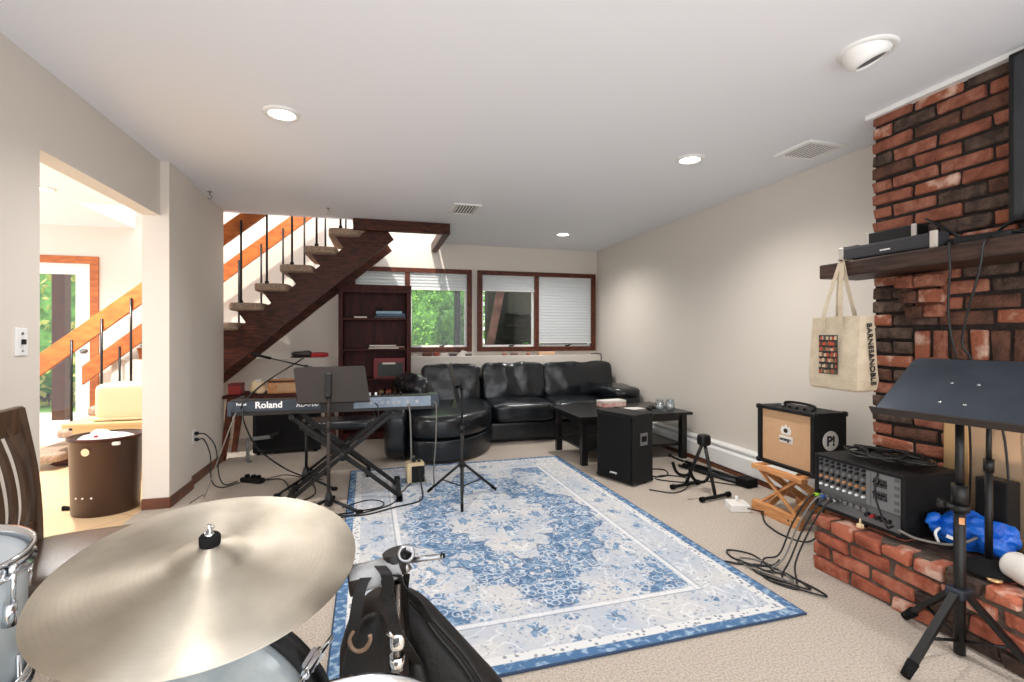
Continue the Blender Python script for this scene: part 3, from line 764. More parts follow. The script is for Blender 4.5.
# local: x along the front (0..Wd), y = -depth
m = MB(); m.box(0, Wd, -Dp, 0, .012, Hh, bev=.008); obj('cabinet', m, M['tolex'], sp)
m = MB(); m.box(.02, Wd-.02, .001, .016, .03, Hh-.02, bev=.006); gr = obj('front_grille', m, M['grille'], sp)
m = text_mb('peavey', .026, Matrix(((-1, 0, 0, .235), (0, 0, 1, .0168), (0, 1, 0, .072), (0, 0, 0, 1))), shear=.2, bold=.0008); obj('badge', m, M['textwhite'], gr)
for x in (0, Wd):
    for y in (0, -Dp):
        for z in (.028, Hh-.012):
            m = MB(); m.sbox((x+(.012 if x == 0 else -.012), y+(-.012 if y == 0 else .012), z), (.034, .034, .034), n=4, div=4); obj('corner_protector', m, M['black'], sp)
for x in (.05, Wd-.05):
    for y in (-.05, -Dp+.05):
        m = MB(); m.cyl((x, y, 0), (x, y, .014), .016, seg=12); obj('rubber_foot', m, M['blackmatte'], sp)
m = MB(); m.box(-.004, .001, -.17, -.08, .32, .42, bev=.002); hd = obj('handle', m, M['steel'], sp, label='grey handle cup with black opening')
m = MB(); m.box(-.007, -.003, -.155, -.095, .35, .395, bev=.001); obj('handle_opening', m, M['blackmatte'], hd)

# ================================================================== KEYBOARD ETC
kb = thing('digital_piano', 'long dark digital piano on the X stand, its back to the camera', 'keyboard', (-.27, 3.88, .662))
x0, x1 = -.71, .71
m = MB(); m.prism([(-.16, 0), (.19, 0), (.19, .05), (.07, .06), (-.04, .105), (-.14, .105), (-.165, .085)], x0, x1, 'x', bev=.004)
obj('body', m, M['kbdark'], kb)
m = MB(); m.box(x0+.01, -.12, -.172, -.155, .03, .098, bev=.002); obj('rear_panel', m, M['kbgrey'], kb, label='blue grey rear panel with the maker lettering')
m = MB(); m.box(.10, x1-.02, -.172, -.155, .025, .10, bev=.002); jp = obj('jack_panel', m, M['kblight'], kb, label='silver jack panel')
m = MB(); m.box(x1-.06, x1+.004, -.173, .0, .02, .108, bev=.004); m.box(x0-.004, x0+.02, -.173, .19, .0, .1, bev=.004); obj('end_block', m, M['kbgrey'], kb)
T_ = lambda x, z: Matrix(((1, 0, 0, x), (0, 0, -1, -.1725), (0, 1, 0, z), (0, 0, 0, 1)))
m = text_mb('Roland', .062, T_(-.545, .052), bold=.0016); m2 = obj('lettering', m, M['textwhite'], kb)
m = text_mb('RD-700', .046, T_(-.285, .052), shear=.35, bold=.001); obj('lettering', m, M['textwhite'], kb)
m = text_mb('Roland', .022, T_(-.66, .074), bold=.0008); obj('lettering', m, M['textwhite'], kb)
for x in (.22, .34, .42, .55, .30, .38, .48):
    m = MB(); m.cyl((x, -.178, .06), (x, -.165, .06), .012, seg=12); obj('jack', m, M['steel'], jp)
for i in range(8):
    m = MB(); m.cyl((.12+i*.045, -.10, .104), (.12+i*.045, -.10, .128), .010, .008, seg=10); obj('knob', m, M['textwhite'] if i < 4 else M['black'], kb)
m = MB(); m.box(x0+.04, x1-.04, .0, .17, .05, .066); obj('key_bed', m, M['textwhite'], kb)
for i in range(36):
    if i % 7 in (2, 6): continue
    m = MB(); x = x0+.06+i*.0365; m.box(x, x+.012, .03, .12, .066, .078, bev=.002); obj('black_key', m, M['black'], kb)
# X stand
ks = thing('keyboard_stand', 'black folding X stand carrying the digital piano', 'stand', (-.235, 3.88, 0))
for y in (-.14, .14):
    for sgn in (1, -1):
        m = MB(); yy = y+sgn*.018; Mx = None
        a = Vector((-.385*sgn, yy, .03)); b = Vector((.345*sgn, yy, .639))
        d = (b-a).normalized(); s_ = d.cross(Vector((0, 1, 0)))
        m.rings([[p+s_*(.014*i)+Vector((0, .012*j, 0)) for i, j in ((-1, -1), (1, -1), (1, 1), (-1, 1))] for p in (a, b)], smooth=False)
        obj('tube', m, M['blackmetal'], ks)
for sgn in (1, -1):
    m = MB(); m.box(-.385*sgn-.016, -.385*sgn+.016, -.25, .25, .022, .054, bev=.004); ft = obj('foot_bar', m, M['blackmetal'], ks)
    for y in (-.25, .23):
        m = MB(); m.box(-.385*sgn-.022, -.385*sgn+.022, y, y+.03, 0, .06, bev=.006); obj('rubber_foot', m, M['blackmatte'], ft)
    m = MB(); m.box(.345*sgn-.016, .345*sgn+.016, -.20, .20, .629, .661, bev=.004); obj('support_arm', m, M['blackmetal'], ks)
m = MB(); m.cyl((-.01, -.19, .345), (-.01, .19, .345), .016, seg=12); m.lathe([(.001, 0), (.028, 0), (.032, .01), (.028, .022), (.001, .024)], 20, Mx=Matrix.Translation((-.01, -.165, .345)) @ Matrix.Rotation(PI/2, 4, 'X')); obj('locking_hub', m, M['blackmetal'], ks)

# bench behind the keyboard
bn = thing('keyboard_bench', 'low black padded keyboard bench behind the X stand', 'bench', (-.33, 4.52, 0))
m = MB(); m.sbox((0, 0, .455), (.62, .32, .08), n=6, div=10, amp=.004); obj('seat', m, M['brownleather'] if 0 else M['leather'], bn)
for y in (-.13, .13):
    for sgn in (1, -1):
        m = MB(); m.tube([(-.25*sgn, y+.014*sgn, .03), (.25*sgn, y+.014*sgn, .415)], .013, 8, sm=False); obj('leg', m, M['blackmetal'], bn)
for sgn in (1, -1):
    m = MB(); m.cyl((-.25*sgn, -.18, .02), (-.25*sgn, .18, .02), .018, seg=10); obj('foot_bar', m, M['blackmatte'], bn)
    m = MB(); m.box(.25*sgn-.014, .25*sgn+.014, -.15, .15, .402, .418); obj('seat_rail', m, M['blackmetal'], bn)

# music stand in front of the keyboard
def tripod_legs(root, zc, rad, angs, mat, r=.011, foot=.018):
    for a in angs:
        e = Vector((rad*math.cos(a), rad*math.sin(a), .012)); h = Vector((.02*math.cos(a), .02*math.sin(a), zc))
        m = MB(); m.tube([h, e], r, 8, sm=False); l = obj('leg', m, mat, root)
        d = (e-h).normalized()
        m = MB(); m.cyl(e-d*.05, e+Vector((0, 0, 0)), foot, foot*.8, seg=10); obj('rubber_foot', m, M['blackmatte'], l)
        k = h.lerp(e, .55); m = MB(); m.tube([(0, 0, max(zc-.16, .03)), k], r*.55, 6, sm=False); obj('strut', m, mat, l)
ms = thing('music_stand', 'black solid desk music stand in front of the digital piano', 'music stand', (-.33, 3.61, 0))
m = MB(); m.cyl((0, 0, .05), (0, 0, .60), .0125); m.cyl((0, 0, .55), (0, 0, .82), .0095); m.cyl((0, 0, .55), (0, 0, .62), .016); obj('post', m, M['steel'] if 0 else M['deskgrey'], ms)
m = MB(); m.lathe([(.016, 0), (.03, .01), (.03, .05), (.02, .09), (.014, .10)], 16, Mx=Matrix.Translation((0, 0, .03))); obj('hub', m, M['blackmetal'], ms)
for a in (R(-150), R(-30), R(90)):
    m = MB(); e = Vector((.24*math.cos(a), .24*math.sin(a), .014)); m.tube([(.02*math.cos(a), .02*math.sin(a), .075), e], .012, 8, sm=False); l = obj('leg', m, M['blackmetal'], ms)
    m = MB(); m.sbox(e, (.05, .05, .026), n=3, div=6); obj('rubber_foot', m, M['blackmatte'], l)
Dk = Matrix.Translation((.005, .0, .752)) @ Matrix.Rotation(R(-14), 4, 'X')
m = MB(); m.prism([(-.205, 0), (.27, 0), (.235, .24), (.222, .252), (-.225, .248), (-.238, .236)], -.002, .002, 'y', Mx=Dk); dk = obj('desk', m, M['deskgrey'], ms)
m = MB(); m.box(-.205, .27, 0, .055, -.003, .001, Mx=Dk); m.box(-.205, .27, .052, .055, 0, .012, Mx=Dk); obj('lip', m, M['deskgrey'], dk)
m = MB(); m.box(-.03, .012, -.03, -.002, .03, .20, Mx=Dk, bev=.005); m.cyl(Dk @ Vector((-.01, -.016, .05)), Vector((0, 0, .78)), .016); obj('desk_bracket', m, M['black'], dk)

# mic boom stand behind keyboard
mc = thing('microphone_stand', 'black boom microphone stand behind the digital piano', 'microphone stand', (-.56, 4.27, 0))
m = MB(); m.cyl((0, 0, .06), (0, 0, .55), .012); m.cyl((0, 0, .5), (0, 0, .965), .0085); m.cyl((0, 0, .5), (0, 0, .56), .017); obj('post', m, M['blackmetal'], mc)
m = MB(); m.lathe([(.014, 0), (.034, .01), (.034, .06), (.022, .1), (.012, .11)], 14, Mx=Matrix.Translation((0, 0, .04))); m.cyl((0, 0, .1), (.05, -.03, .12), .012); obj('hub', m, M['blackmetal'], mc)
for a in (R(-125), R(-40), R(65)):
    m = MB(); e = Vector((.30*math.cos(a), .30*math.sin(a), .012)); m.tube([(.02*math.cos(a), .02*math.sin(a), .07), e], .010, 8, sm=False); l = obj('leg', m, M['blackmetal'], mc)
    m = MB(); m.sbox(e, (.05, .05, .024), n=3, div=6); obj('rubber_foot', m, M['blackmatte'], l)
m = MB(); m.tube([(.06, .02, .945), (-.36, -.08, 1.065)], .006, 8, sm=False); m.cyl((.06, .02, .945), (.02, .01, .956), .011); bo = obj('boom', m, M['blackmetal'], mc)
m = MB(); m.cyl((0, .0, .945), (0, -.0, .975), .014); m.cyl((0, -.02, .96), (0, .025, .96), .012); obj('clutch', m, M['black'], bo)
m = MB(); m.cyl((-.36, -.08, 1.065), (-.25, -.055, 1.034), .012, .010); m.sbox((-.37, -.082, 1.068), (.03, .026, .026), n=2.4, div=8); obj('microphone', m, M['blackmatte'], bo)

# second music stand seen edge-on
m2s = thing('music_stand', 'black tripod music stand on the rug, its desk seen edge on', 'music stand', (.599, 3.589, .010))
m = MB(); m.cyl((0, 0, .03), (0, 0, .52), .0135); m.cyl((0, 0, .48), (0, 0, .86), .0095); m.cyl((0, 0, .49), (0, 0, .54), .018); m.cyl((0, 0, .80), (0, 0, .84), .015); obj('post', m, M['blackmetal'], m2s)
m = MB(); m.cyl((0, 0, .23), (0, 0, .27), .022); obj('collar', m, M['black'], m2s)
tripod_legs(m2s, .25, .30, (R(-99.5), R(20.5), R(140.5)), M['blackmetal'], .010, .012)
dv = ld(.0, 1, 0).normalized()
Dk = Matrix.Translation((-.026, .012, .712)) @ Matrix.Rotation(math.atan2(dv.y, dv.x)+R(4), 4, 'Z') @ Matrix.Rotation(R(-13), 4, 'X')
m = MB(); m.prism([(-.23, 0), (.23, 0), (.21, .29), (-.21, .29)], -.003, .003, 'y', Mx=Dk); dk = obj('desk', m, M['black'], m2s)
m = MB(); m.box(-.23, .23, 0, .045, -.003, .002, Mx=Dk); m.box(-.23, .23, .042, .045, 0, .012, Mx=Dk); obj('lip', m, M['black'], dk)
m = MB(); m.cyl((-.002, 0, .83), Dk @ Vector((0, -.006, .11)), .012); obj('bracket', m, M['black'], dk)

# power supply box on the rug
pb = thing('power_adapter_box', 'cream box with a black front standing on the rug beside the chaise', 'box', (.30, 4.12, .010), R(5))
m = MB(); m.box(-.075, .065, -.05, .06, 0, .16, bev=.005); obj('case', m, M['cream'], pb)
m = MB(); m.box(-.04, .066, -.053, -.049, .004, .135, bev=.001); obj('front_panel', m, M['black'], pb)
m = MB(); m.box(-.03, .0, -.015, .02, .16, .19, bev=.004); m.box(.015, .04, -.015, .02, .16, .18, bev=.004); obj('plugs', m, M['black'], pb)

# ================================================================== BOOKCASE + contents
bc = thing('bookcase', 'tall dark red wood bookcase in front of the left window', 'bookcase', (-.03, 6.095, 0))
m = MB()
for a, b in ((-.41, -.36), (.36, .41)): m.box(a, b, -.14, .13, 0, 1.80, bev=.003)
obj('side_panels', m, M['redwood'], bc)
m = MB(); m.box(-.36, .36, .115, .13, .0, 1.78); obj('back_panel', m, M['redwood'], bc)
m = MB(); m.box(-.415, .415, -.145, .13, 1.755, 1.81, bev=.004); m.box(-.36, .36, -.14, -.12, 1.72, 1.756); obj('top', m, M['redwood'], bc)
for z in (.08, .40, .71, 1.06, 1.42):
    m = MB(); m.box(-.36, .36, -.135, .115, z-.022, z, bev=.002); obj('shelf', m, M['redwood'], bc)
m = MB(); m.box(-.36, .36, -.13, -.11, 0, .06); obj('plinth', m, M['redwood'], bc)
def book(x, y, z, w, d, h, rz, col, label, name='book', group='books and cases on the bookcase'):
    t = thing(name, label, 'book', (x, y, z), R(rz), group)
    c = pm('cover', col, .5)
    m = MB(); m.box(-w/2, w/2, -d/2, d/2, 0, .003); m.box(-w/2, w/2, -d/2, d/2, h-.003, h); m.box(-w/2, w/2, -d/2, -d/2+.003, .003, h-.003); obj('cover', m, c, t)
    m = MB(); m.box(-w/2+.004, w/2-.004, -d/2+.003, d/2-.004, .003, h-.003); obj('pages', m, M['paper'], t)
Z1 = 1.421
for i, (c, lb, dx, w) in enumerate((((46, 44, 48), 'black case at the bottom of the stack on the upper shelf', 0, .36), ((52, 92, 120), 'blue case second from the bottom of the upper shelf stack', .01, .33), ((140, 170, 186), 'pale blue case third from the bottom of the upper shelf stack', -.01, .30))):
    book(.14+dx, 6.07, Z1+.028*i, w, .18, .027, rnd.uniform(-2, 2), c, lb)
book(-.20, 6.05, Z1, .14, .16, .018, 3, (206, 196, 180), 'single white book lying at the left of the upper shelf')
bl = thing('toy_figure', 'small dark object on top of the upper shelf stack', 'ornament', (.03, 6.07, Z1+.084))
m = MB(); m.sbox((0, 0, .02), (.06, .04, .04), n=2.5, div=8, amp=.008, freq=20); m.tube([(-.02, 0, .03), (-.05, 0, .05), (-.06, 0, .02)], .006, 6); obj('body', m, M['black'], bl)
Z2 = 1.061
for i, (c, lb, dx, w, rz) in enumerate((((214, 206, 194), 'pale folder at the bottom of the middle shelf papers', .06, .34, -3), ((150, 120, 104), 'tan folder second in the middle shelf papers', .12, .34, 4), ((226, 220, 212), 'white folder on top of the middle shelf papers', .05, .30, -5))):
    book(.07+dx-.06, 6.06, Z2+.014*i, w, .2, .013, rz, c, lb, 'folder')
sb = thing('storage_case', 'black case with red edges and a white label on the lower shelf', 'case', (.12, 6.09, .711))
m = MB(); m.box(-.17, .19, -.12, .1, 0, .24, bev=.005); obj('case', m, pm('maroon', (112, 22, 26), .5), sb)
m = MB(); m.box(-.12, .17, -.125, -.118, .02, .185, bev=.002); obj('front_panel', m, pm('dark_green_black', (34, 38, 36), .5), sb)
m = MB(); m.box(-.07, .08, -.128, -.124, .165, .185, bev=.001); obj('label_strip', m, M['paper'], sb)
for i, (x, w, c) in enumerate(((.02, .05, (120, 96, 60)), (.10, .06, (150, 60, 44)), (.2, .05, (200, 150, 90)))):
    book(x+.02, 6.06, .401, w, .16, .17, 0, c, ['brown upright box low in the bookcase', 'red upright box low in the bookcase', 'tan upright box low in the bookcase'][i], 'small_box', 'upright boxes low in the bookcase')
# items on the ledge
LZ = .946
ledge = [(.47, .07, .03, (190, 180, 170), 'white pad at the left end of the window ledge'), (.62, .12, .05, (96, 58, 44), 'dark brown box on the ledge under the left window'), (.74, .06, .055, (150, 70, 50), 'rust coloured box on the ledge under the left window'),
         (.84, .10, .035, (214, 204, 196), 'white booklet on the ledge next to the rust box'), (.96, .09, .03, (60, 60, 64), 'charcoal case on the ledge under the left window'), (1.16, .09, .03, (90, 88, 90), 'grey case on the ledge between the windows'),
         (1.66, .05, .03, (160, 110, 90), 'small tan box on the ledge under the dark window'), (1.80, .09, .03, (120, 90, 90), 'mauve box on the ledge under the dark window'), (2.0, .03, .035, (190, 120, 100), 'tiny pink box on the ledge under the mullion'), (2.26, .24, .045, (216, 178, 146), 'long peach box on the ledge under the lowered blind')]
for x, w, h, c, lb in ledge:
    t = thing('small_box', lb, 'box', (x, 6.46, LZ), R(rnd.uniform(-8, 8)), 'small things along the window ledge')
    m = MB(); m.box(-w/2, w/2, -.03, .03, 0, h*.8, bev=.003); obj('tray', m, pm('ledge_tray', c, .6), t)
    m = MB(); m.box(-w/2-.001, w/2+.001, -.031, .031, h*.74, h, bev=.003); obj('lid', m, pm('ledge_lid', tuple(min(255, int(v*1.15)) for v in c), .6), t)
m = MB(); m.prism([(1.0, .946), (1.16, .946), (1.15, 1.0), (1.08, 1.02)], 6.44, 6.47, 'y', bev=.004); obj('photo_stand', m, M['paper'], None, 'white folded card leaning at the right of the left window ledge', 'card')
# shoe + pouch on the ledge left
sh = thing('shoe', 'dark brown shoe on the ledge beside the bookcase', 'shoe', (-.90, 6.46, LZ))
m = MB(); m.sbox((0, 0, .04), (.24, .09, .07), n=2.6, div=12, fn=lambda c, q: Vector((c.x, c.y, c.z*(1.0+.5*max(0, q.x))+.006))); obj('upper', m, M['brownleather'], sh)
m = MB(); m.sbox((0, 0, .009), (.255, .095, .018), n=4, div=8); obj('sole', m, M['black'], sh)
rp = thing('pouch', 'red zipped pouch on the ledge beside the bookcase', 'pouch', (-.70, 6.46, LZ), R(-4))
m = MB(); m.sbox((0, 0, .03), (.22, .07, .055), n=3, div=12, amp=.008, freq=14); obj('pouch_body', m, M['redcloth'], rp)
m = MB(); m.tube([(-.1, 0, .055), (0, 0, .062), (.1, 0, .054)], .004, 6); obj('zip', m, M['black'], rp)
hk = MB(); hk.tube([(2.93, 6.45, .955), (3.02, 6.43, .958), (3.055, 6.38, .95), (3.058, 6.385, .80)], .006, 6); obj('cable', hk, M['cable'], None, 'short black cable drooping off the right end of the window ledge', 'cable')

# desk under the stairs
ds = thing('writing_desk', 'reddish wood desk with splayed legs under the staircase', 'desk', (-1.05, 5.45, 0))
m = MB(); m.box(-.40, .62, -.16, .30, .60, .63, bev=.004); obj('desktop', m, M['redwood'], ds)
for x, dx in ((-.33, -.07), (.54, .05)):
    for y in (-.12, .26):
        m = MB(); m.rings([[Vector((x+ox+s*w, y+t*w, z)) for s, t in ((-1, -1), (1, -1), (1, 1), (-1, 1))] for ox, z, w in ((0, .60, .03), (dx, 0, .022))], smooth=False); obj('leg', m, M['framewood'], ds)
m = MB(); m.box(-.33, .54, -.13, -.11, .52, .60); m.box(-.33, .54, .25, .27, .52, .60); obj('apron', m, M['redwood'], ds)
rb = thing('red_box', 'red box standing on the left end of the desk under the stairs', 'box', (-1.37, 5.45, .631))
m = MB(); m.box(-.05, .06, -.08, .08, 0, .10, bev=.004); obj('box_body', m, M['red'], rb)
m = MB(); m.box(-.052, .062, -.082, .082, .085, .108, bev=.003); obj('lid', m, pm('dark_red', (96, 18, 18), .5), rb)
rd = thing('table_radio', 'long tan wooden radio on the desk behind the digital piano', 'radio', (-.83, 5.47, .631))
m = MB(); m.box(-.24, .26, -.09, .09, 0, .135, bev=.006); obj('case', m, M['tanwood'], rd)
m = MB(); m.box(-.23, .25, -.093, -.089, .11, .13); obj('top_trim', m, M['darkwood'], rd)
m = MB(); m.box(-.15, .20, -.094, -.088, .02, .10); obj('grille', m, M['tolexgrille'], rd)
pz = thing('paper_bag', 'crumpled cream paper bag on the desk left of the radio', 'bag', (-1.17, 5.42, .631))
m = MB(); m.sbox((0, 0, .06), (.13, .10, .13), n=3, div=10, amp=.03, freq=14); obj('bag_body', m, M['cream'], pz)
m = MB(); m.sbox((.01, 0, .13), (.06, .05, .03), n=2.5, div=8, amp=.015, freq=20); obj('bag_mouth', m, M['paper'], pz)
ca = thing('amplifier_cabinet', 'low black amplifier cabinet on the floor under the desk', 'amplifier', (-.95, 5.60, 0), R(4))
m = MB(); m.box(-.28, .36, -.13, .07, .02, .48, bev=.012); obj('cabinet', m, M['tolex'], ca)
m = MB(); m.box(-.25, .33, -.136, -.128, .06, .44, bev=.003); obj('grille', m, M['grille'], ca)
for x in (-.23, .31):
    for y in (-.1, .04):
        m = MB(); m.cyl((x, y, 0), (x, y, .022), .018, seg=10); obj('foot', m, M['blackmatte'], ca)
gb = thing('floor_pedal_stand', 'small grey metal bracket lying in front of the desk leg', 'bracket', (-1.20, 5.22, 0), R(25))
m = MB(); m.box(-.02, .02, -.05, .05, 0, .012, bev=.003); m.box(-.015, .015, .03, .05, 0, .22, bev=.003); m.box(-.01, .20, .03, .05, .19, .225, bev=.004); obj('bracket', m, M['panelgrey'], gb)
m = MB(); m.cyl((.2, .04, .207), (.3, .04, .25), .022, seg=12); obj('grip', m, M['black'], gb)
#PART3
# ================================================================== RIGHT SIDE GEAR
# guitar stand
gs = thing('guitar_stand', 'black A-frame guitar stand on the carpet by the heater', 'guitar stand', (2.39, 3.25, 0))
apex = Vector((.03, .0, .41))
P_L = Vector((-.017, .165, .022)); P_R = Vector((.015, -.155, .022))
for nm, p in (('leg', P_L), ('leg', P_R)):
    m = MB(); m.tube([apex, p], .013, 8, sm=False); l = obj(nm, m, M['blackmetal'], gs)
    dd = Vector((.98, .2, 0)); e0 = p-dd*.15; e1 = p+dd*.15
    m = MB(); m.cyl(e0, e1, .013, seg=10); m.cyl(e0, e0+dd*.03, .02, seg=10); m.cyl(e1-dd*.03, e1, .02, seg=10); obj('foot_bar', m, M['blackmatte'], l)
    q = apex.lerp(p, .58); ff = Vector((-.99, -.12, 0))
    m = MB(); m.tube([q, q+ff*.05+Vector((0, 0, -.06)), q+ff*.12+Vector((0, 0, -.055)), q+ff*.17+Vector((0, 0, -.02)), q+ff*.20+Vector((0, 0, .05))], .012, 8); obj('cradle_arm', m, M['blackmatte'], l)
m = MB(); m.sbox(apex+Vector((0, 0, .0)), (.085, .085, .09), n=4, div=8); obj('hinge_block', m, M['black'], gs)
# folded stand bundle
fb = thing('folded_stand', 'folded black tripod stand lying along the foot of the heater', 'folded stand', (2.80, 3.60, 0))
for i, (dx, z, r, a) in enumerate(((0, .02, .016, 0), (.035, .018, .014, .02), (-.03, .016, .013, -.02), (.01, .045, .014, .01))):
    m = MB(); m.tube([(-.07+dx+a, .36, z), (.06+dx-a, -.34, z)], r, 8, sm=False); obj('leg', m, M['blackmetal'], fb)
m = MB(); m.box(-.05, .07, -.36, -.24, .004, .07, Mx=Matrix.Rotation(R(10), 4, 'Z'), bev=.008); obj('hub', m, M['blackmatte'], fb)
m = MB(); m.tube([(-.07, .36, .05), (-.10, .42, .06), (-.16, .44, .09)], .011, 8); m.sbox((-.16, .44, .09), (.03, .03, .03), n=3, div=6); obj('knob_arm', m, M['black'], fb)
# white power box
wp = thing('outlet_box', 'white power outlet box on the carpet in front of the guitar stand', 'power box', (2.42, 2.885, 0), R(70))
m = MB(); m.box(-.065, .065, -.065, .065, 0, .05, bev=.006); obj('case', m, M['white'], wp)
m = MB(); m.box(-.05, .05, -.05, .05, .05, .054, bev=.002); obj('face', m, M['paper'], wp)
m = MB(); m.cyl((.01, 0, .05), (.01, 0, .09), .010, seg=10); obj('plug', m, M['textwhite'], wp)
# folding stool
fs = thing('folding_stool', 'small tan wooden folding stool carrying the guitar amplifier', 'stool', (2.74, 2.66, 0))
for x in (-.20, .18):
    m = MB(); m.box(x-.02, x+.035, -.21, .21, .29, .322, bev=.005); obj('top_rail', m, M['tanwood'], fs)
    m = MB(); m.box(x-.025, x+.025, -.20, .20, 0, .075, bev=.005); fr_ = obj('foot_rail', m, M['tanwood'], fs)
    m = MB()
    for y in (-.15, -.12): m.cyl((x-.027, y, .038), (x-.02, y, .038), .007, seg=10)
    obj('bolt', m, M['darkwood'], fr_)
for sgn, y in ((1, .10), (-1, .135), (1, -.10), (-1, -.135)):
    m = MB(); a = Vector((-.20*sgn, y, .04)); b = Vector((.19*sgn, y, .30)); d = (b-a).normalized(); s_ = d.cross(Vector((0, 1, 0)))
    m.rings([[p+s_*(.02*i)+Vector((0, .012*j, 0)) for i, j in ((-1, -1), (1, -1), (1, 1), (-1, 1))] for p in (a, b)], smooth=False); obj('leg', m, M['tanwood'], fs)
for sgn, y in ((1, .0),):
    # diagonal brace seen at the front
    m = MB(); a = Vector((-.205, .17, .07)); b = Vector((-.19, -.17, .295)); s_ = Vector((0, .55, .83)).cross(Vector((1, 0, 0)))
    m.rings([[p+Vector((0, .83, .55)).cross(Vector((1, 0, 0)))*0+Vector((.01*i, .014*j, .018*j)) for i, j in ((-1, -1), (1, -1), (1, 1), (-1, 1))] for p in (b+Vector((0, .34, 0)), a+Vector((0, -.34, 0)))], smooth=False); obj('brace', m, M['tanwood'], fs)
m = MB(); a = Vector((-.185, .15, .07)); b = Vector((-.185, -.15, .29))
m.rings([[p+Vector((.01*i, .014*j, -.018*j)) for i, j in ((-1, -1), (1, -1), (1, 1), (-1, 1))] for p in (a, b)], smooth=False); obj('brace', m, M['tanwood'], fs)
m = MB(); m.box(-.19, .19, -.19, -.15, .315, .326); m.box(-.19, .19, .15, .19, .315, .326); obj('webbing', m, M['tanwood'], fs)
# guitar amp
am = thing('guitar_amplifier', 'guitar amplifier with tan grille cloth standing on the wooden folding stool', 'amplifier', (2.735, 2.67, .327))
m = MB(); m.box(-.13, .13, -.235, .235, 0, .025, bev=.008); m.box(-.13, .13, -.235, .235, .375, .40, bev=.008); m.box(-.13, .13, -.235, -.205, .02, .38, bev=.006); m.box(-.13, .13, .205, .235, .02, .38, bev=.006); m.box(.10, .128, -.21, .21, .02, .38)
obj('cabinet', m, M['tolex'], am)
m = MB(); m.box(-.11, -.095, -.206, .206, .024, .376); gr = obj('grille_cloth', m, M['tolexgrille'], am, label='tan grille cloth')
# faces -X : local text x runs along -Y
T_ = lambda y, z, x=-.1125: Matrix(((0, 0, -1, x), (-1, 0, 0, y), (0, 1, 0, z), (0, 0, 0, 1)))
m = MB(); m.box(-.113, -.109, -.055, .055, .17, .215, bev=.001); bd = obj('badge', m, M['paper'], gr)
m = text_mb('orange', .034, T_(.05, .183, -.1145), bold=.0012); obj('badge_lettering', m, M['textblack'], gr)
m = MB(); m.prism([(-.035, .225), (.035, .225), (.045, .25), (.03, .285), (.018, .27), (0, .295), (-.018, .27), (-.03, .285), (-.045, .25)], -.1128, -.1105, 'x'); m.mi = 0; obj('crest', m, M['paper'], gr)
m = MB(); m.sbox((-.114, 0, .252), (.006, .035, .03), n=2.2, div=6); obj('crest_centre', m, M['textblack'], gr)
T2 = Matrix(((1, 0, 0, .0), (0, 0, -1, -.2355), (0, 1, 0, .0), (0, 0, 0, 1)))
m = MB(); m.lathe([(.062, 0), (.062, .0015), (.054, .0015), (.054, 0)], 40, Mx=Matrix.Translation((.0, -.235, .225)) @ Matrix.Rotation(PI/2, 4, 'X')); m.lathe([(.001, .0005), (.053, .0005)], 40, Mx=Matrix.Translation((.0, -.235, .225)) @ Matrix.Rotation(PI/2, 4, 'X'))
sk = obj('round_sticker', m, M['paper'], am, label='round white sticker')
m = text_mb('P!', .085, Matrix(((1, 0, 0, -.032), (0, 0, -1, -.237), (0, 1, 0, .196), (0, 0, 0, 1))), bold=.003); obj('sticker_lettering', m, M['textblack'], sk)
for y in (-.235, .235):
    for z in (0, .40):
        for x in (-.13, .13):
            m = MB(); m.sbox((x*.93, y*.965, .012 if z == 0 else .388), (.034, .034, .034), n=4, div=4); obj('corner_cap', m, M['black'], am)
m = MB(); m.tube([(0, -.12, .40), (0, -.11, .425), (0, 0, .432), (0, .11, .425), (0, .12, .40)], .009, 8); obj('handle', m, M['black'], am)
for i in range(6):
    m = MB(); m.cyl((-.06, -.16+i*.06, .40), (-.06, -.16+i*.06, .418), .010, seg=12); obj('knob', m, M['steel'] if i > 3 else M['black'], am)
# mixer head on hearth
mx = thing('powered_mixer', 'black box mixer amplifier with many knobs sitting on the hearth', 'mixer', (2.43, 1.885, .292))
m = MB(); Lh = .235
m.box(-.16, .19, -Lh, Lh, .004, .022, bev=.006); m.box(-.16, .19, -Lh, Lh, .272, .29, bev=.006); m.box(-.16, .19, -Lh, -Lh+.02, .01, .285, bev=.006); m.box(-.16, .19, Lh-.02, Lh, .01, .285, bev=.006); m.box(.16, .188, -Lh+.01, Lh-.01, .01, .285)
obj('case', m, M['tolex'], mx)
m = MB(); m.box(-.15, -.135, -Lh+.02, Lh-.02, .10, .272); pn = obj('upper_panel', m, M['paneldark'], mx)
m = MB(); m.prism([(-.155, .022), (-.135, .10), (-.13, .10), (-.13, .022)], -Lh+.02, Lh-.02, 'y'); lp = obj('lower_panel', m, M['paneldark'], mx)
m = MB(); m.box(-.1515, -.149, -Lh+.022, -.075, .105, .268); m.box(-.1515, -.149, -.07, -.05, .105, .268); eqp = obj('master_section', m, M['panelgrey'], mx)
for c in range(8):
    y = Lh-.04-c*.0335
    for r in range(7):
        z = .262-r*.021
        m = MB(); m.cyl((-.150, y, z), (-.165, y, z), .0075, .006, seg=10)
        k = obj('knob', m, [M['black'], M['black'], M['panelgrey'], M['black'], M['tanwood'], M['black'], M['textwhite']][r], pn)
for c in range(8):
    y = Lh-.04-c*.0335
    m = MB(); m.cyl((-.146, y, .075), (-.156, y, .073), .011, seg=12); obj('input_socket', m, M['panelgrey'], lp)
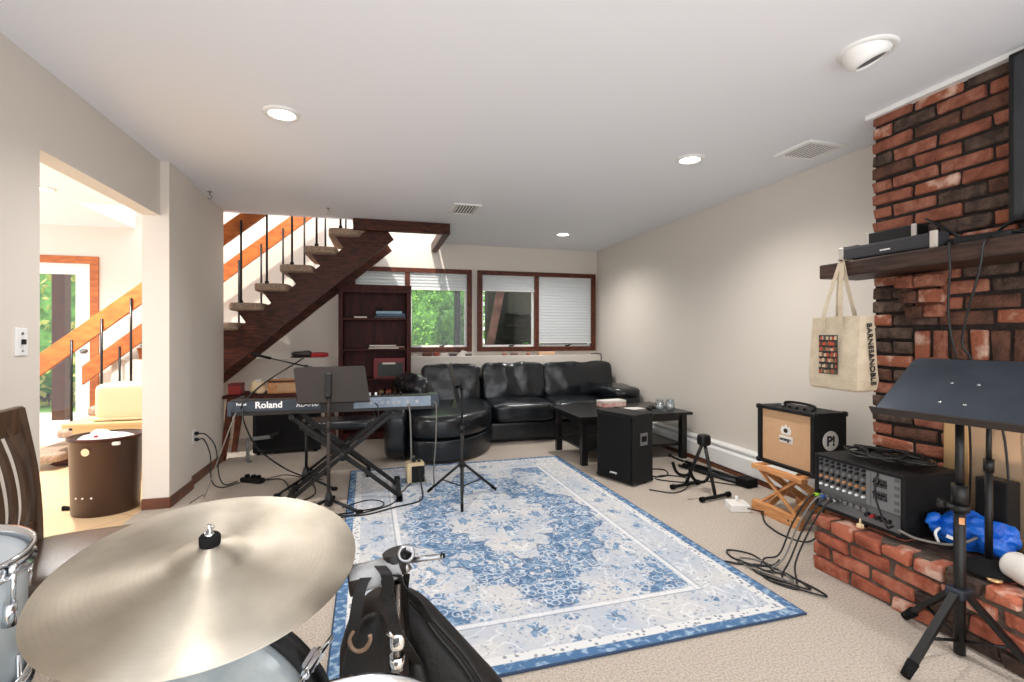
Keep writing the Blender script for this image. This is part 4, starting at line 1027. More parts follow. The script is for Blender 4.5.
for rr in range(2):
    for c in range(9):
        y = -.088-c*.0075; z = .225-rr*.06
        m = MB(); m.box(-.1535, -.151, y-.0012, y+.0012, z-.02, z+.02); m.box(-.158, -.151, y-.003, y+.003, z-.004+.01*math.sin(c*2+rr), z+.004+.01*math.sin(c*2+rr)); obj('fader', m, M['black'], eqp)
for r in range(5):
    m = MB(); m.box(-.155, -.150, -.205, -.185, .25-r*.034, .265-r*.034, bev=.001); obj('switch', m, M['paneldark'], eqp)
for y in (-.06, -.085, -.11, -.135, -.16):
    m = MB(); m.cyl((-.142, y, .06), (-.168, y, .058), .009, seg=12); obj('knob', m, M['red'] if y == -.085 else M['black'], lp)
for y in (-.19, .19):
    for x in (-.13, .16):
        m = MB(); m.cyl((x, y, -.004), (x, y, .006), .014, seg=10); obj('foot', m, M['blackmatte'], mx)
m = MB(); m.box(-.05, .10, -.241, -.234, .09, .13, bev=.004); m.tube([(-.04, -.24, .115), (-.035, -.262, .115), (.085, -.262, .115), (.09, -.24, .115)], .008, 8); obj('side_handle', m, M['black'], mx)
# cables heaped on the mixer
m = MB(); pts = []
for i in range(64):
    a = i*.62; r = .10+.045*math.sin(i*1.7)
    pts.append((2.44+r*.9*math.cos(a)+.02*math.sin(i), 1.86+r*1.4*math.sin(a)+.01*math.cos(i*2.1), .595+.018*abs(math.sin(i*.9))+.0004*i))
m.tube(pts, .0055, 6, n=3); obj('cable_coil', m, M['cable'], None, 'tangled black cable heaped on top of the mixer amplifier', 'cable')
def cable(pts, r, label, mat='cable', n=8, group='loose cables around the room', name='cable'):
    m = MB(); m.tube(pts, r, 6, n=n); return obj(name, m, M[mat], None, label, 'cable', group)
# cables from the mixer inputs to the floor
for i, (y, lx, ly, mat) in enumerate(((2.08, 2.02, 2.20, 'cable'), (2.045, 1.98, 2.10, 'greycable'), (2.01, 1.96, 2.02, 'cable'), (1.975, 1.98, 1.95, 'cable'))):
    cable([(2.275, y, .362), (2.235, y, .372), (2.185, y+.01, .34), (2.13, y+.05, .20), (2.06, y+.06, .05), (lx, ly, .006), (1.92, ly-.06, .006), (1.86, ly+.05, .006), (1.90, ly+.14, .006), (1.99, ly+.05, .006), (1.94+.02*i, ly-.15, .007), (1.86, ly+.02, .012)], .0045,
          ['black cable from the leftmost mixer input looping to the floor', 'grey cable from the second mixer input looping to the floor', 'black cable from the third mixer input looping to the floor', 'black cable from the fourth mixer input looping to the floor'][i], mat)
    m = MB(); m.cyl((2.268, y, .365), (2.23, y, .372), .009, seg=10); obj('jack_plug', m, [pm('green_plug', (150, 200, 40), .4), pm('blue_plug', (40, 80, 150), .4), M['steel'], M['steel']][i], None, ['green cable plug in the leftmost mixer input', 'blue cable plug in the second mixer input', 'silver cable plug in the third mixer input', 'silver cable plug in the fourth mixer input'][i], 'plug', 'cable plugs in the mixer')
cable([(2.27, 1.70, .34), (2.2, 1.68, .36), (2.24, 1.76, .47), (2.29, 1.78, .57), (2.38, 1.80, .60)], .005, 'black cable looping down the front of the mixer amplifier')
cable([(2.25, 1.66, .34), (2.26, 1.58, .33), (2.36, 1.50, .33), (2.46, 1.44, .40)], .006, 'grey brown cable stretched from the mixer towards the thin round-based stand', 'greycable')
cable([(2.58, 2.86, .006), (2.50, 2.74, .006), (2.40, 2.60, .006), (2.36, 2.42, .006), (2.42, 2.30, .01), (2.48, 2.26, .10), (2.42, 2.20, .28), (2.40, 2.16, .46), (2.5, 2.13, .52)], .006, 'black cable trailing past the folding stool up to the mixer')
cable([(2.44, 2.81, .03), (2.52, 2.75, .02), (2.56, 2.88, .006), (2.72, 2.98, .006), (2.86, 3.0, .012)], .005, 'black power cord running from the white outlet box under the stool')
cable([(2.05, 3.42, .006), (2.2, 3.3, .006), (2.4, 3.42, .006), (2.52, 3.62, .006), (2.38, 3.74, .006), (2.26, 3.66, .006), (2.42, 3.52, .007), (2.62, 3.50, .006), (2.82, 3.30, .006)], .005, 'thin black cable looping on the carpet between loudspeaker and guitar stand')
cable([(2.2, 3.80, .006), (2.32, 3.95, .006), (2.48, 3.90, .006), (2.42, 3.74, .007), (2.30, 3.72, .006), (2.24, 3.86, .010), (2.42, 4.0, .006)], .006, 'black cable coiled on the carpet beside the coffee table leg')
cable([(1.78, 2.22, .010), (1.88, 2.16, .006), (2.0, 2.12, .006), (2.08, 2.16, .006)], .006, 'short black cable end crossing onto the rug corner at the right')
# TV
tv = thing('television', 'black flat television mounted on the brickwork above the mantel', 'television', (2.615, .86, 1.69))
m = MB(); m.box(-.022, .030, -.60, .60, 0, .72, bev=.008); obj('bezel', m, M['black'], tv)
m = MB(); m.box(-.0235, -.021, -.578, .578, .03, .70); obj('screen', m, M['screen'], tv)
m = MB(); m.box(.030, .052, -.15, .15, .2, .5); obj('wall_mount', m, M['blackmetal'], tv)
# soundbar, boxes, router on the mantel
MZ = 1.607
sbar = thing('soundbar', 'long dark soundbar with silver ends on the front of the mantel', 'soundbar', (2.475, 1.865, MZ))
m = MB(); m.box(-.045, .04, -.24, .225, .006, .078, bev=.012, seg=3); obj('bar', m, pm('soundbar_cloth', (46, 46, 50), .65), sbar)
for a, b in ((-.245, -.21), (.222, .245)):
    m = MB(); m.box(-.049, -.036, a+(.004 if a < 0 else 0), b, .004, .082, bev=.004); obj('end_cap', m, M['steel'] if 0 else pm('champagne_silver', (206, 196, 186), .35, metal=.3), sbar)
m = MB(); m.box(-.047, -.044, -.03, .02, .03, .036); obj('badge', m, M['textwhite'], sbar)
m = MB(); m.box(-.03, .03, -.18, .18, 0, .007); obj('foot', m, M['blackmatte'], sbar)
b2 = thing('stereo_speaker', 'black box speaker with silver side strips behind the soundbar', 'speaker', (2.59, 1.93, MZ))
m = MB(); m.box(-.04, .05, -.13, .13, 0, .155, bev=.006); obj('cabinet', m, M['black'], b2)
for y in (-.125, .115):
    m = MB(); m.box(-.044, -.03, y-.006, y+.016, .002, .158, bev=.004); obj('side_strip', m, pm('silver_strip', (206, 198, 190), .35, metal=.3), b2)
b3 = thing('media_box', 'small black box at the far left end of the mantel', 'box', (2.58, 2.14, MZ))
m = MB(); m.box(-.04, .04, -.04, .04, 0, .105, bev=.005); obj('case', m, M['black'], b3)
m = MB(); m.box(-.044, -.038, .025, .04, 0, .105); obj('edge_strip', m, M['steel'], b3)
rt = thing('wireless_router', 'black router with stick antennas on the mantel beneath the television', 'router', (2.54, 1.50, MZ), R(8))
m = MB(); m.sbox((0, 0, .022), (.15, .24, .04), n=6, div=8); obj('case', m, M['black'], rt)
for y, dy, h in ((.09, .14, .13), (-.09, -.11, .12), (0, -.14, .10)):
    m = MB(); m.tube([(.03, y, .03), (.02, y+dy*.3, .03+h*.35), (.0, y+dy, .03+h)], lambda t: .009-.004*t, 8, sm=False); obj('antenna', m, M['black'], rt)
m = MB(); pts = []
for i in range(40):
    a = i*.9; pts.append((2.52+.05*math.cos(a), 1.28+.11*math.sin(a*.77)-.003*i, MZ+.012+.02*abs(math.sin(i*.8))))
m.tube(pts, .006, 6, n=3); obj('cable_coil', m, M['cable'], None, 'nest of black cables on the mantel under the television', 'cable')
cable([(2.40, 1.545, MZ+.012), (2.372, 1.54, MZ-.01), (2.372, 1.535, 1.50), (2.40, 1.56, 1.32), (2.42, 1.55, 1.15), (2.5, 1.56, 1.0), (2.60, 1.6, .7), (2.62, 1.62, .40)], .005, 'thin black cable hanging from the mantel, left of the two')
cable([(2.42, 1.42, MZ+.012), (2.374, 1.415, MZ-.02), (2.374, 1.43, 1.48), (2.42, 1.52, 1.2), (2.45, 1.50, 1.1), (2.6, 1.48, .8), (2.60, 1.45, .35)], .005, 'thin black cable hanging from the mantel, right of the two')
# tote bag -------------------------------------------------------------
tb_ = thing('tote_bag', 'cream canvas tote bag hanging from the left end of the mantel', 'tote bag', (2.37, 2.05, .93))
# corners seen: front panel faces the camera
pa = Vector((2.305, 2.19, 0)); pb_ = Vector((2.305, 1.905, 0)); pc = Vector((2.435, 1.905, 0))
u = (pb_-pa); W_ = u.length; un = u.normalized(); dn = Vector((un.y, -un.x, 0)); dn = -dn if dn.x < 0 else dn
def tote_ring(z, sx, sd, off=0):
    c = pa+u*.5+dn*.07
    out = []
    for s, t in ((-1, -1), (-.5, -1.03), (0, -1.06), (.5, -1.03), (1, -1), (1.05, -.3), (1.04, .3), (1, 1), (.3, 1.05), (-.3, 1.05), (-1, 1), (-1.04, .0)):
        q = c+un*(s*W_/2*sx)+dn*(t*.065*sd)
        out.append(Vector((q.x, q.y, z))+Vector(mnoise.noise_vector(Vector((q.x*6, q.y*6, z*8+off))))*.006)
    return out
m = MB(); zs = [(.0, .84, .8), (.012, .96, 1), (.06, 1.0, 1.05), (.13, 1.0, 1.0), (.21, .99, .9), (.29, .98, .8), (.355, .97, .72), (.385, .97, .70)]
rg = [tote_ring(.925+z, a, b) for z, a, b in zs]; rg += [tote_ring(.925+.383, .94, .62), tote_ring(.925+.20, .9, .6)]
m.rings(rg, smooth=False); obj('bag_body', m, M['canvas'], tb_, w=True)
c = pa+u*.5+dn*.07
for t, s0 in ((-.05, -1), (.045, 1)):
    hook = Vector((2.378, 2.05, 1.612))
    m = MB()
    for s in (-.45, .25):
        a = c+un*(s*W_/2)+dn*t; a.z = 1.24 if t < 0 else 1.28; b = Vector((a.x, a.y, 1.32)); e = hook+Vector((0, 0, 0))+un*.01*s
        P = [a, b, b.lerp(e, .5)+Vector((-.004, 0, 0)), e]
        # flat webbing
        Q = catmull(P, 5); wv = un*.011; nv = dn*.002
        m.rings([[p+wv+nv, p-wv+nv, p-wv-nv, p+wv-nv] for p in Q], smooth=False)
    m.rings([[p+Vector((0, .012, 0))+k*.002 for k in (Vector((0, 0, 1)),)]+[p-Vector((0, .012, 0))+Vector((0, 0, .002)), p-Vector((0, .012, 0))-Vector((0, 0, .002)), p+Vector((0, .012, 0))-Vector((0, 0, .002))] for p in (hook+Vector((-.01, 0, 0)), hook+Vector((.05, -.01, .0)))], smooth=False)
    obj('strap', m, M['canvas'], tb_, w=True)
# printed picture on the front: a little shelf of coloured blocks
Fm = frame(Vector((pa.x, pa.y, .925))-dn*.006, un, Vector((0, 0, 1)))
pcols = [pm('print_a', (60, 62, 50), .8), pm('print_b', (176, 74, 52), .8), pm('print_c', (196, 176, 148), .8), pm('print_d', (96, 84, 66), .8), pm('print_e', (150, 110, 80), .8), pm('print_f', (40, 38, 36), .8)]
m = MB()
px0, px1, pz0, pz1 = .075, .185, .085, .29
m.mi = 5; m.box(px0, px1, pz0, pz1, .000, .003, Mx=Fm)
nr = 7
for r in range(nr):
    z0 = pz0+(pz1-pz0)*r/nr; x = px0+.003
    while x < px1-.006:
        w = rnd.uniform(.005, .015); w = min(w, px1-.003-x); m.mi = rnd.choice([0, 1, 1, 2, 2, 3, 4]); m.box(x, x+w*.88, z0+.004, z0+(pz1-pz0)/nr*rnd.uniform(.6, .9), .001, .0045, Mx=Fm); x += w
obj('printed_picture', m, pcols, tb_, w=True)
sdir = Vector((pc.x-pb_.x, pc.y-pb_.y, 0)).normalized(); nrm = Vector((sdir.y, -sdir.x, 0)); nrm = nrm if nrm.y < 0 else -nrm
# lettering reads downward on the right side panel
o_ = pb_+dn*.05+nrm*.0125
Fm = frame(Vector((o_.x, o_.y, 1.275)), Vector((.0, 0, -1))+dn*.10, dn)
m = text_mb('BARNES&NOBLE', .043, Fm, depth=.0025); obj('lettering', m, M['textblack'], tb_, w=True)

# front music stand (right foreground) ---------------------------------
base = ld(1.69, 1.85, 0)
fm = thing('music_stand', 'large dark music stand in the right foreground before the hearth', 'music stand', base)
inv = Vector(base)
m = MB(); m.cyl((0, 0, .012), (0, 0, .62), .0185); m.cyl((0, 0, .6), (0, 0, .90), .0135); m.cyl((0, 0, .57), (0, 0, .65), .026); obj('post', m, M['blackmetal'], fm)
m = MB(); m.cyl((0, 0, .55), (0, 0, .575), .03); m.cyl((0, 0, .56), (-.05, .02, .575), .011); m.sbox((-.06, .024, .578), (.03, .022, .034), n=3, div=6); obj('height_knob', m, M['black'], fm)
m = MB(); m.box(-.034, .034, -.03, .03, .225, .262, bev=.006); hb_ = obj('collar', m, M['deskblue'], fm)
m = MB(); m.box(-.021, -.0185, -.008, .008, .505, .53, Mx=Matrix.Rotation(R(50), 4, 'Z')); obj('label_sticker', m, M['tanwood'], fm)
for lat, d in ((1.382, 1.723), (1.71, 2.10), (1.805, 1.624)):
    e = ld(lat, d, .014)-inv; h = Vector((e.x*.1, e.y*.1, .24))
    if (lat, d) == (1.71, 2.10): e = Vector((2.17, 1.575, .014))-inv; h = Vector((e.x*.1, e.y*.1, .24))
    dd = (e-h).normalized(); s_ = dd.cross(Vector((0, 0, 1))).normalized(); t_ = s_.cross(dd)
    m = MB(); m.rings([[p+s_*.013*i+t_*.009*j for i, j in ((-1, -1), (1, -1), (1, 1), (-1, 1))] for p in (h, e)], smooth=False); l = obj('leg', m, M['blackmetal'], fm)
    m = MB(); m.cyl(e-dd*.06, e, .019, .016, seg=10); obj('rubber_foot', m, M['blackmatte'], l)
    m = MB(); m.tube([(0, 0, .06), h.lerp(e, .55)], .006, 6, sm=False); obj('strut', m, M['blackmetal'], l)
Lp = ld(1.507, 2.03, .914); ed = (CAMF*(-.917)+CAMR*.4).normalized(); pr_ = (CAMF*.4+CAMR*.917).normalized()
up_ = (pr_*.277+Vector((0, 0, .20))); LW = .56; LH = up_.length
Fd = frame(Lp-inv, ed, up_)
m = MB(); m.prism([(0, 0), (LW, 0), (LW, LH-.03), (LW-.05, LH), (.02, LH), (0, LH-.02)], -.003, 0, 'z', Mx=Fd); dk = obj('desk', m, M['deskblue'], fm)
m = MB(); m.prism([(0, -.002), (LW, -.002), (LW, 0), (0, 0)], -.003, .05, 'z', Mx=Fd); m.box(0, LW, -.004, .0, .03, .05, Mx=Fd); 
m2 = MB(); m2.box(-.002, LW+.002, -.030, .0, -.004, .0, Mx=Fd); m2.box(-.002, LW+.002, -.032, -.027, -.004, .03, Mx=Fd)
obj('lip', m2, M['deskgrey'], dk, label='dark brown grey tray lip')
for a, b in ((.188, .191), (.271, .191), (.193, .074), (.271, .072)):
    m = MB(); m.sbox((a, b, .001), (.012, .012, .005), n=2.2, div=6, Mx=Fd); obj('rivet', m, M['chrome'], dk)
mid = Fd @ Vector((LW*.42, LH*.40, -.05))
m = MB(); m.box(LW*.5-.04, LW*.5+.04, LH*.2, LH*.7, -.02, -.003, Mx=Fd, bev=.004); m.cyl(Vector((0, 0, .88)), mid, .015); obj('desk_bracket', m, M['black'], dk)

# things on the hearth ---------------------------------------------------
HZ = .288
sb_ = thing('round_base_stand', 'thin black pole stand with a round base on the hearth', 'microphone stand', (2.31, 1.36, HZ))
m = MB(); m.lathe([(.001, 0), (.092, 0), (.097, .008), (.09, .018), (.04, .026), (.02, .05), (.001, .05)], 36); obj('round_base', m, M['blackmatte'], sb_)
m = MB(); m.cyl((0, 0, .03), (0, 0, .42), .0125); m.cyl((0, 0, .4), (0, 0, .62), .009); m.cyl((0, 0, .39), (0, 0, .44), .017); obj('pole', m, M['blackmetal'], sb_)
bs = thing('subwoofer_box', 'small black box speaker on the hearth before the fire doors', 'speaker', (2.60, 1.50, HZ), 0)
m = MB(); m.box(-.04, .04, -.06, .06, .004, .30, bev=.006); obj('cabinet', m, M['tolex'], bs)
m = MB(); m.box(-.0445, -.039, -.052, .052, .015, .29, bev=.002); obj('grille', m, M['grille'], bs)
bb = thing('plastic_bag', 'crumpled bright blue plastic bag on the hearth beside the mixer', 'bag', (2.47, 1.51, HZ), R(32))
def crump(co, q): return Vector((co.x, co.y, co.z*(1-.35*abs(q.y)**2)))
m = MB(); m.sbox((0, -.0, .075), (.14, .29, .15), n=2.6, div=26, amp=.03, freq=13, seed=3, fn=crump); [setattr(v, 'co', v.co+mnoise.noise_vector(v.co*34)*.012) for v in m.bm.verts]; [setattr(f, 'smooth', False) for f in m.bm.faces]; [setattr(v.co, 'z', max(v.co.z, .002)) for v in m.bm.verts]; obj('bag_body', m, M['blue'], bb)
m = MB(); m.tube([(-.05, .10, .09), (-.085, .12, .07), (-.085, .11, .03)], .006, 6); m.box(-.086, -.083, .04, .10, .03, .045, Mx=Matrix.Rotation(.3, 4, 'X')); obj('white_print', m, M['textwhite'], bb)
m = MB(); m.sbox((-.03, .13, .11), (.05, .06, .05), n=2.4, div=10, amp=.02, freq=18); obj('bag_knot', m, M['blue'], bb)
m = MB(); pts = []
for i in range(60):
    a = i*.5; r = .10+.008*math.sin(i*2.3); pts.append((2.48+r*math.cos(a)*.75, 1.23+r*math.sin(a), HZ+.008+.0008*i))
m.tube(pts, .006, 6, n=3); obj('cable_coil', m, M['cable'], None, 'coiled black cable on the hearth under the blue bag', 'cable')
wr = thing('paper_roll', 'white roll of paper towel lying on the hearth edge at far right', 'paper roll', (2.29, 1.19, HZ))
m = MB(); m.lathe([(.02, -.11), (.05, -.11), (.053, -.10), (.053, .10), (.05, .11), (.02, .11)], 28, Mx=Matrix.Translation((0, 0, .053)) @ Matrix.Rotation(R(70), 4, 'Z') @ Matrix.Rotation(PI/2, 4, 'Y')); obj('roll', m, M['paper'], wr)
m = MB(); m.lathe([(.018, -.108), (.021, -.112), (.021, .112), (.018, .108)], 20, Mx=Matrix.Translation((0, 0, .053)) @ Matrix.Rotation(R(70), 4, 'Z') @ Matrix.Rotation(PI/2, 4, 'Y')); obj('core', m, M['tanplastic'], wr)
pn_ = MB(); pn_.lathe([(.001, 0), (.022, 0), (.024, .004), (.022, .008), (.001, .009)], 20, Mx=Matrix.Translation((2.24, 1.30, HZ))); obj('bottle_cap', pn_, M['brass'], None, 'small gold coloured cap lying on the hearth edge beside the paper roll', 'cap')
sc_ = MB(); sc_.box(-.012, .012, -.012, .012, 0, .02, bev=.004, Mx=Matrix.Translation((2.235, 1.83, HZ))); sc_.cyl((2.235, 1.83, HZ+.02), (2.235, 1.83, HZ+.045), .006, .003, seg=8); obj('candle_stub', sc_, M['cream'], None, 'tiny cream stub standing on the hearth in front of the mixer', 'candle')

# ================================================================== LEFT: bin, storage bins, plant, chair
bi = thing('waste_bin', 'brown oval waste bin filled with bags beside the column', 'bin', (-1.83, 4.05, 0))
S_ = Matrix.Scale(.92, 4, (0, 1, 0))
m = MB(); m.lathe([(.001, .0), (.185, 0), (.192, .01), (.205, .50), (.212, .505), (.212, .52), (.203, .52), (.186, .03), (.001, .02)], 48, Mx=S_); obj('bin_body', m, M['binbrown'], bi)
m = MB(); m.lathe([(.203, .505), (.216, .505), (.216, .523), (.203, .523)], 48, Mx=S_); obj('rim', m, M['darkwood'], bi)
m = MB(); m.sbox((0, 0, .43), (.34, .30, .20), n=3, div=18, amp=.018, freq=9); obj('bin_liner', m, M['paper'], bi)
m = MB(); m.sbox((.0, -.02, .515), (.14, .10, .07), n=2.6, div=12, amp=.03, freq=14); obj('rubbish', m, M['paper'], bi)
m = MB(); m.sbox((-.02, -.09, .515), (.03, .02, .04), n=2.6, div=6); obj('red_scrap', m, M['redcloth'], bi)
def sticker(a, z, r, mat, nm):
    p = Vector((.2035*math.cos(a), .2035*math.sin(a)*.92, z)); n_ = Vector((math.cos(a)*.92, math.sin(a), 0)).normalized()
    m = MB(); m.cyl(p-n_*.001, p+n_*.0035, r, seg=20); obj(nm, m, mat, bi)
sticker(R(-100), .44, .025, M['cream'], 'round_sticker')
for a in (-118, -105, -90): sticker(R(a), .135, .006, M['paper'], 'rivet')
m = MB(); m.sbox((.125, -.155, .485), (.05, .02, .025), n=4, div=6); obj('tag', m, M['paper'], bi)
lb_ = thing('storage_bin', 'tan plastic storage bin with flat lid behind the brown waste bin', 'storage bin', (-2.13, 4.98, 0), 0, 'storage bins by the stairs')
m = MB(); m.rings([[Vector((sx*a, sy*b, z)) for sx, sy in ((-1, -1), (1, -1), (1, 1), (-1, 1))] for a, b, z in ((.25, .17, 0), (.27, .19, .46))], smooth=False); obj('tub', m, M['tanplastic'], lb_)
m = MB(); m.box(-.34, .30, -.21, .21, .46, .50, bev=.012); obj('lid', m, M['tanplastic'], lb_)
ub_ = thing('storage_bin', 'cream plastic tub standing on the lidded tan bin', 'storage bin', (-2.05, 4.98, .501), 0, 'storage bins by the stairs')
m = MB(); m.sbox((0, 0, .155), (.44, .34, .31), n=9, div=12); obj('tub', m, M['cream'], ub_)
m = MB(); m.box(-.225, .225, -.175, .175, .005, .03, bev=.01); obj('rim', m, M['cream'], ub_)
pp = thing('potted_plant', 'green plant in an orange pot on the ledge behind the stairs', 'plant', (-2.55, 6.472, .946))
m = MB(); m.lathe([(.001, 0), (.055, 0), (.075, .11), (.08, .11), (.08, .13), (.068, .13), (.062, .10), (.001, .10)], 24); obj('pot', m, M['orangewood'], pp)
m = MB()
for i in range(60):
    a = rnd.uniform(0, 6.28); r = rnd.uniform(.01, .04); z = .13+rnd.uniform(0, .14)
    p = Vector((r*math.cos(a), r*math.sin(a), z)); q = p+Vector((math.cos(a)*.03, math.sin(a)*.03, .03)); s_ = Vector((-math.sin(a), math.cos(a), 0))*.018
    f = m.bm.faces.new([m.bm.verts.new(v) for v in (p, p.lerp(q, .5)+s_, q, p.lerp(q, .5)-s_)])
obj('leaves', m, leaf_mat('pot_leaf', (60, 90, 40), (120, 150, 70)), pp)
ws = MB(); ws.prism([(-.04, 0), (.04, 0), (.04, .006), (-.04, .03)], -.015, .015, 'y', Mx=Matrix.Translation((-2.07, 4.10, .001)), bev=.002); obj('door_stop', ws, M['blackmatte'], None, 'small black wedge on the tile floor left of the waste bin', 'door stop')
# chair
f_ = Vector((.985, .13, 0)).normalized(); rz = math.atan2(f_.y, f_.x)
near = Vector((.13, -.985, 0))
back_far = Vector((-1.20, 2.20, 0)); org = back_far+near*.225
ch = thing('dining_chair', 'dark wood slat back chair with a brown leather seat at the left', 'chair', org, rz)
# local: x = facing, y = left of facing (far side)
m = MB(); m.sbox((.235, 0, .445), (.50, .47, .07), n=7, div=14, fn=lambda c, q: Vector((c.x, c.y*(1+.06*q.x), c.z+.012*(1-q.x*q.x)*(1-q.y*q.y)))); obj('seat', m, M['brownleather'], ch)
m = MB(); m.box(0, .45, -.21, .21, .355, .415, bev=.008); obj('seat_frame', m, M['chairwood'], ch)
for y in (-.20, .20):
    m = MB(); m.box(.40, .445, y-.02, y+.02, 0, .36, bev=.005); obj('leg', m, M['chairwood'], ch)
    m = MB(); Q = catmull([(-.10, y, 0), (-.02, y, .25), (-.008, y, .46), (-.02, y, .70), (-.06, y, .95)], 6)
    m.rings([[p+Vector((.018*i, .022*j, 0)) for i, j in ((-1, -1), (1, -1), (1, 1), (-1, 1))] for p in Q], smooth=False); obj('back_post', m, M['chairwood'], ch)
m = MB(); m.prism([(-.22, .86), (.22, .86), (.225, .955), (-.225, .955)], -.072, -.045, 'x', bev=.005); obj('top_rail', m, M['chairwood'], ch)
m = MB(); m.box(-.03, .0, -.19, .19, .50, .545, bev=.004); obj('lower_rail', m, M['chairwood'], ch)
for y in (-.12, -.04, .04, .12):
    m = MB(); Q = catmull([(-.012, y, .51), (.002, y, .62), (-.014, y, .76), (-.055, y, .90)], 6)
    m.rings([[p+Vector((.007*i, .015*j, 0)) for i, j in ((-1, -1), (1, -1), (1, 1), (-1, 1))] for p in Q], smooth=False); obj('slat', m, M['chairwood'], ch)

# ================================================================== LEFT CABLES
ps_ = thing('power_strip', 'black power strip lying on the carpet left of the keyboard stand', 'power strip', (-1.0, 4.47, 0), R(-30))
m = MB(); m.box(-.10, .10, -.03, .03, 0, .04, bev=.006); obj('case', m, M['black'], ps_)
for x in (-.05, .01, .06):
    m = MB(); m.box(x-.015, x+.015, -.015, .015, .038, .065, bev=.004); obj('plug', m, M['blackmatte'], ps_)
cable([(-1.42, 4.56, .41), (-1.36, 4.54, .40), (-1.28, 4.50, .30), (-1.24, 4.45, .08), (-1.19, 4.43, .008), (-1.11, 4.47, .02)], .005, 'black cable from the upper outlet plug down to the power strip')
cable([(-1.42, 4.56, .36), (-1.38, 4.55, .36), (-1.31, 4.47, .25), (-1.28, 4.40, .06), (-1.2, 4.36, .008), (-1.09, 4.44, .015)], .005, 'black cable from the lower outlet plug down to the power strip')
cable([(-.93, 3.70, .69), (-1.0, 3.72, .50), (-1.12, 3.90, .25), (-1.22, 4.05, .04), (-1.28, 4.2, .006), (-1.31, 4.02, .006)], .004, 'thin grey cable hanging off the left end of the digital piano', 'greycable')
cable([(-.89, 3.70, .71), (-.87, 3.69, .60), (-.82, 3.85, .40), (-.68, 4.05, .20), (-.52, 4.08, .10), (-.46, 3.98, .02), (-.55, 3.85, .006), (-.7, 3.9, .006)], .006, 'black cable hanging from the piano to the microphone stand feet')
cable([(-.90, 3.70, .72), (-.86, 3.66, .78), (-.78, 3.9, .88), (-.58, 4.25, 1.03)], .006, 'black cable rising from the piano to the microphone boom')
cable([(-.91, 4.44, .02), (-.8, 4.5, .006), (-.72, 4.35, .006), (-.66, 4.12, .006), (-.58, 4.0, .008)], .005, 'black cable running from the power strip to the microphone stand')
cable([(-.90, 4.47, .02), (-.78, 4.62, .006), (-.62, 4.5, .006), (-.45, 4.38, .006)], .004, 'thin black cable curving behind the microphone stand')
cable([(.22, 3.70, .71), (.23, 3.68, .60), (.24, 3.72, .3), (.25, 3.95, .25), (.29, 4.12, .215)], .006, 'grey cable from the piano jack panel into the cream box', 'greycable')
cable([(.40, 3.70, .72), (.42, 3.67, .68), (.42, 3.72, .4), (.42, 3.86, .15), (.43, 3.95, .02), (.38, 4.02, .014), (.36, 4.10, .10)], .005, 'grey cable looping from the piano to the rug', 'greycable')
cable([(-.02, 3.70, .72), (.0, 3.66, .70), (.0, 3.66, .6), (-.03, 3.70, .655)], .004, 'short black cable at the piano jack panel')
cable([(.31, 4.06, .13), (.33, 3.9, .03), (.30, 3.62, .014), (.12, 3.52, .014), (-.08, 3.42, .014), (-.22, 3.44, .014), (-.3, 3.52, .014)], .006, 'black cable from the cream box curving over the rug to the stand foot')
cable([(.26, 4.06, .012), (.18, 3.85, .014), (.10, 3.60, .014), (-.05, 3.48, .016), (-.2, 3.42, .016), (-.28, 3.4, .016)], .005, 'black cable crossing the rug under the keyboard stand')
cable([(-.24, 3.60, .016), (-.08, 3.72, .014), (.03, 3.66, .014), (.02, 3.55, .014), (-.12, 3.50, .016), (-.28, 3.46, .018)], .005, 'small black cable loop on the rug by the stand foot')

# ================================================================== DRUM KIT (foreground)
# cymbal
Cc = Vector((-.297, 1.018, .787)); Nn = Vector((.017, -.183, .983)).normalized()
cs = thing('cymbal_stand', 'large bronze ride cymbal on its stand in the left foreground', 'cymbal', (Cc.x, Cc.y, 0))
Mc = Matrix.Translation(Cc-Vector((Cc.x, Cc.y, 0))) @ Vector((0, 0, 1)).rotation_difference(Nn).to_matrix().to_4x4()
prof = []
for r, z in ((.254, -.001), (.253, .0015), (.20, .008), (.15, .0125), (.10, .0165), (.075, .019), (.066, .021), (.058, .026), (.045, .034), (.03, .040), (.015, .043), (.006, .044)): prof.append((r, z))
back = [(r, z-.002) for r, z in prof[::-1]]
m = MB(); m.lathe(prof+back[:-1]+[(.253, -.002)], 128)
cyo = obj('cymbal', m, M['cymbal'], cs); cyo.matrix_local = Mc
m = MB(); m.lathe([(.006, .043), (.017, .043), (.0175, .046), (.0175, .058), (.0155, .061), (.006, .061)], 24, Mx=Mc); obj('felt_washer', m, M['blackmatte'], cs)
m = MB(); m.cyl(Mc @ Vector((0, 0, .06)), Mc @ Vector((0, 0, .066)), .009, .007); m.cyl(Mc @ Vector((0, 0, .05)), Mc @ Vector((0, 0, .082)), .0035); m.sbox((0, 0, .071), (.026, .004, .009), n=3, div=6, Mx=Mc @ Matrix.Rotation(R(70), 4, 'Z')); obj('wing_nut', m, M['chrome'], cs)
base_p = Vector((0.0, .02, 0))
tl = Mc @ Vector((0, 0, -.06))
m = MB(); m.cyl(Mc @ Vector((0, 0, .05)), tl, .004); m.cyl(Mc @ Vector((0, 0, -.004)), Mc @ Vector((0, 0, -.02)), .018, .014); m.sbox(tl, (.03, .035, .035), n=3, div=6); obj('tilter', m, M['chrome'], cs)
sb0 = WM[cs.name].inverted() @ ld(-.70, 1.24, .66)
m = MB(); m.tube([tl, sb0+(sb0-tl).normalized()*.05], .007, 10, sm=False); obj('boom_arm', m, M['chrome'], cs)
tl = sb0.copy()
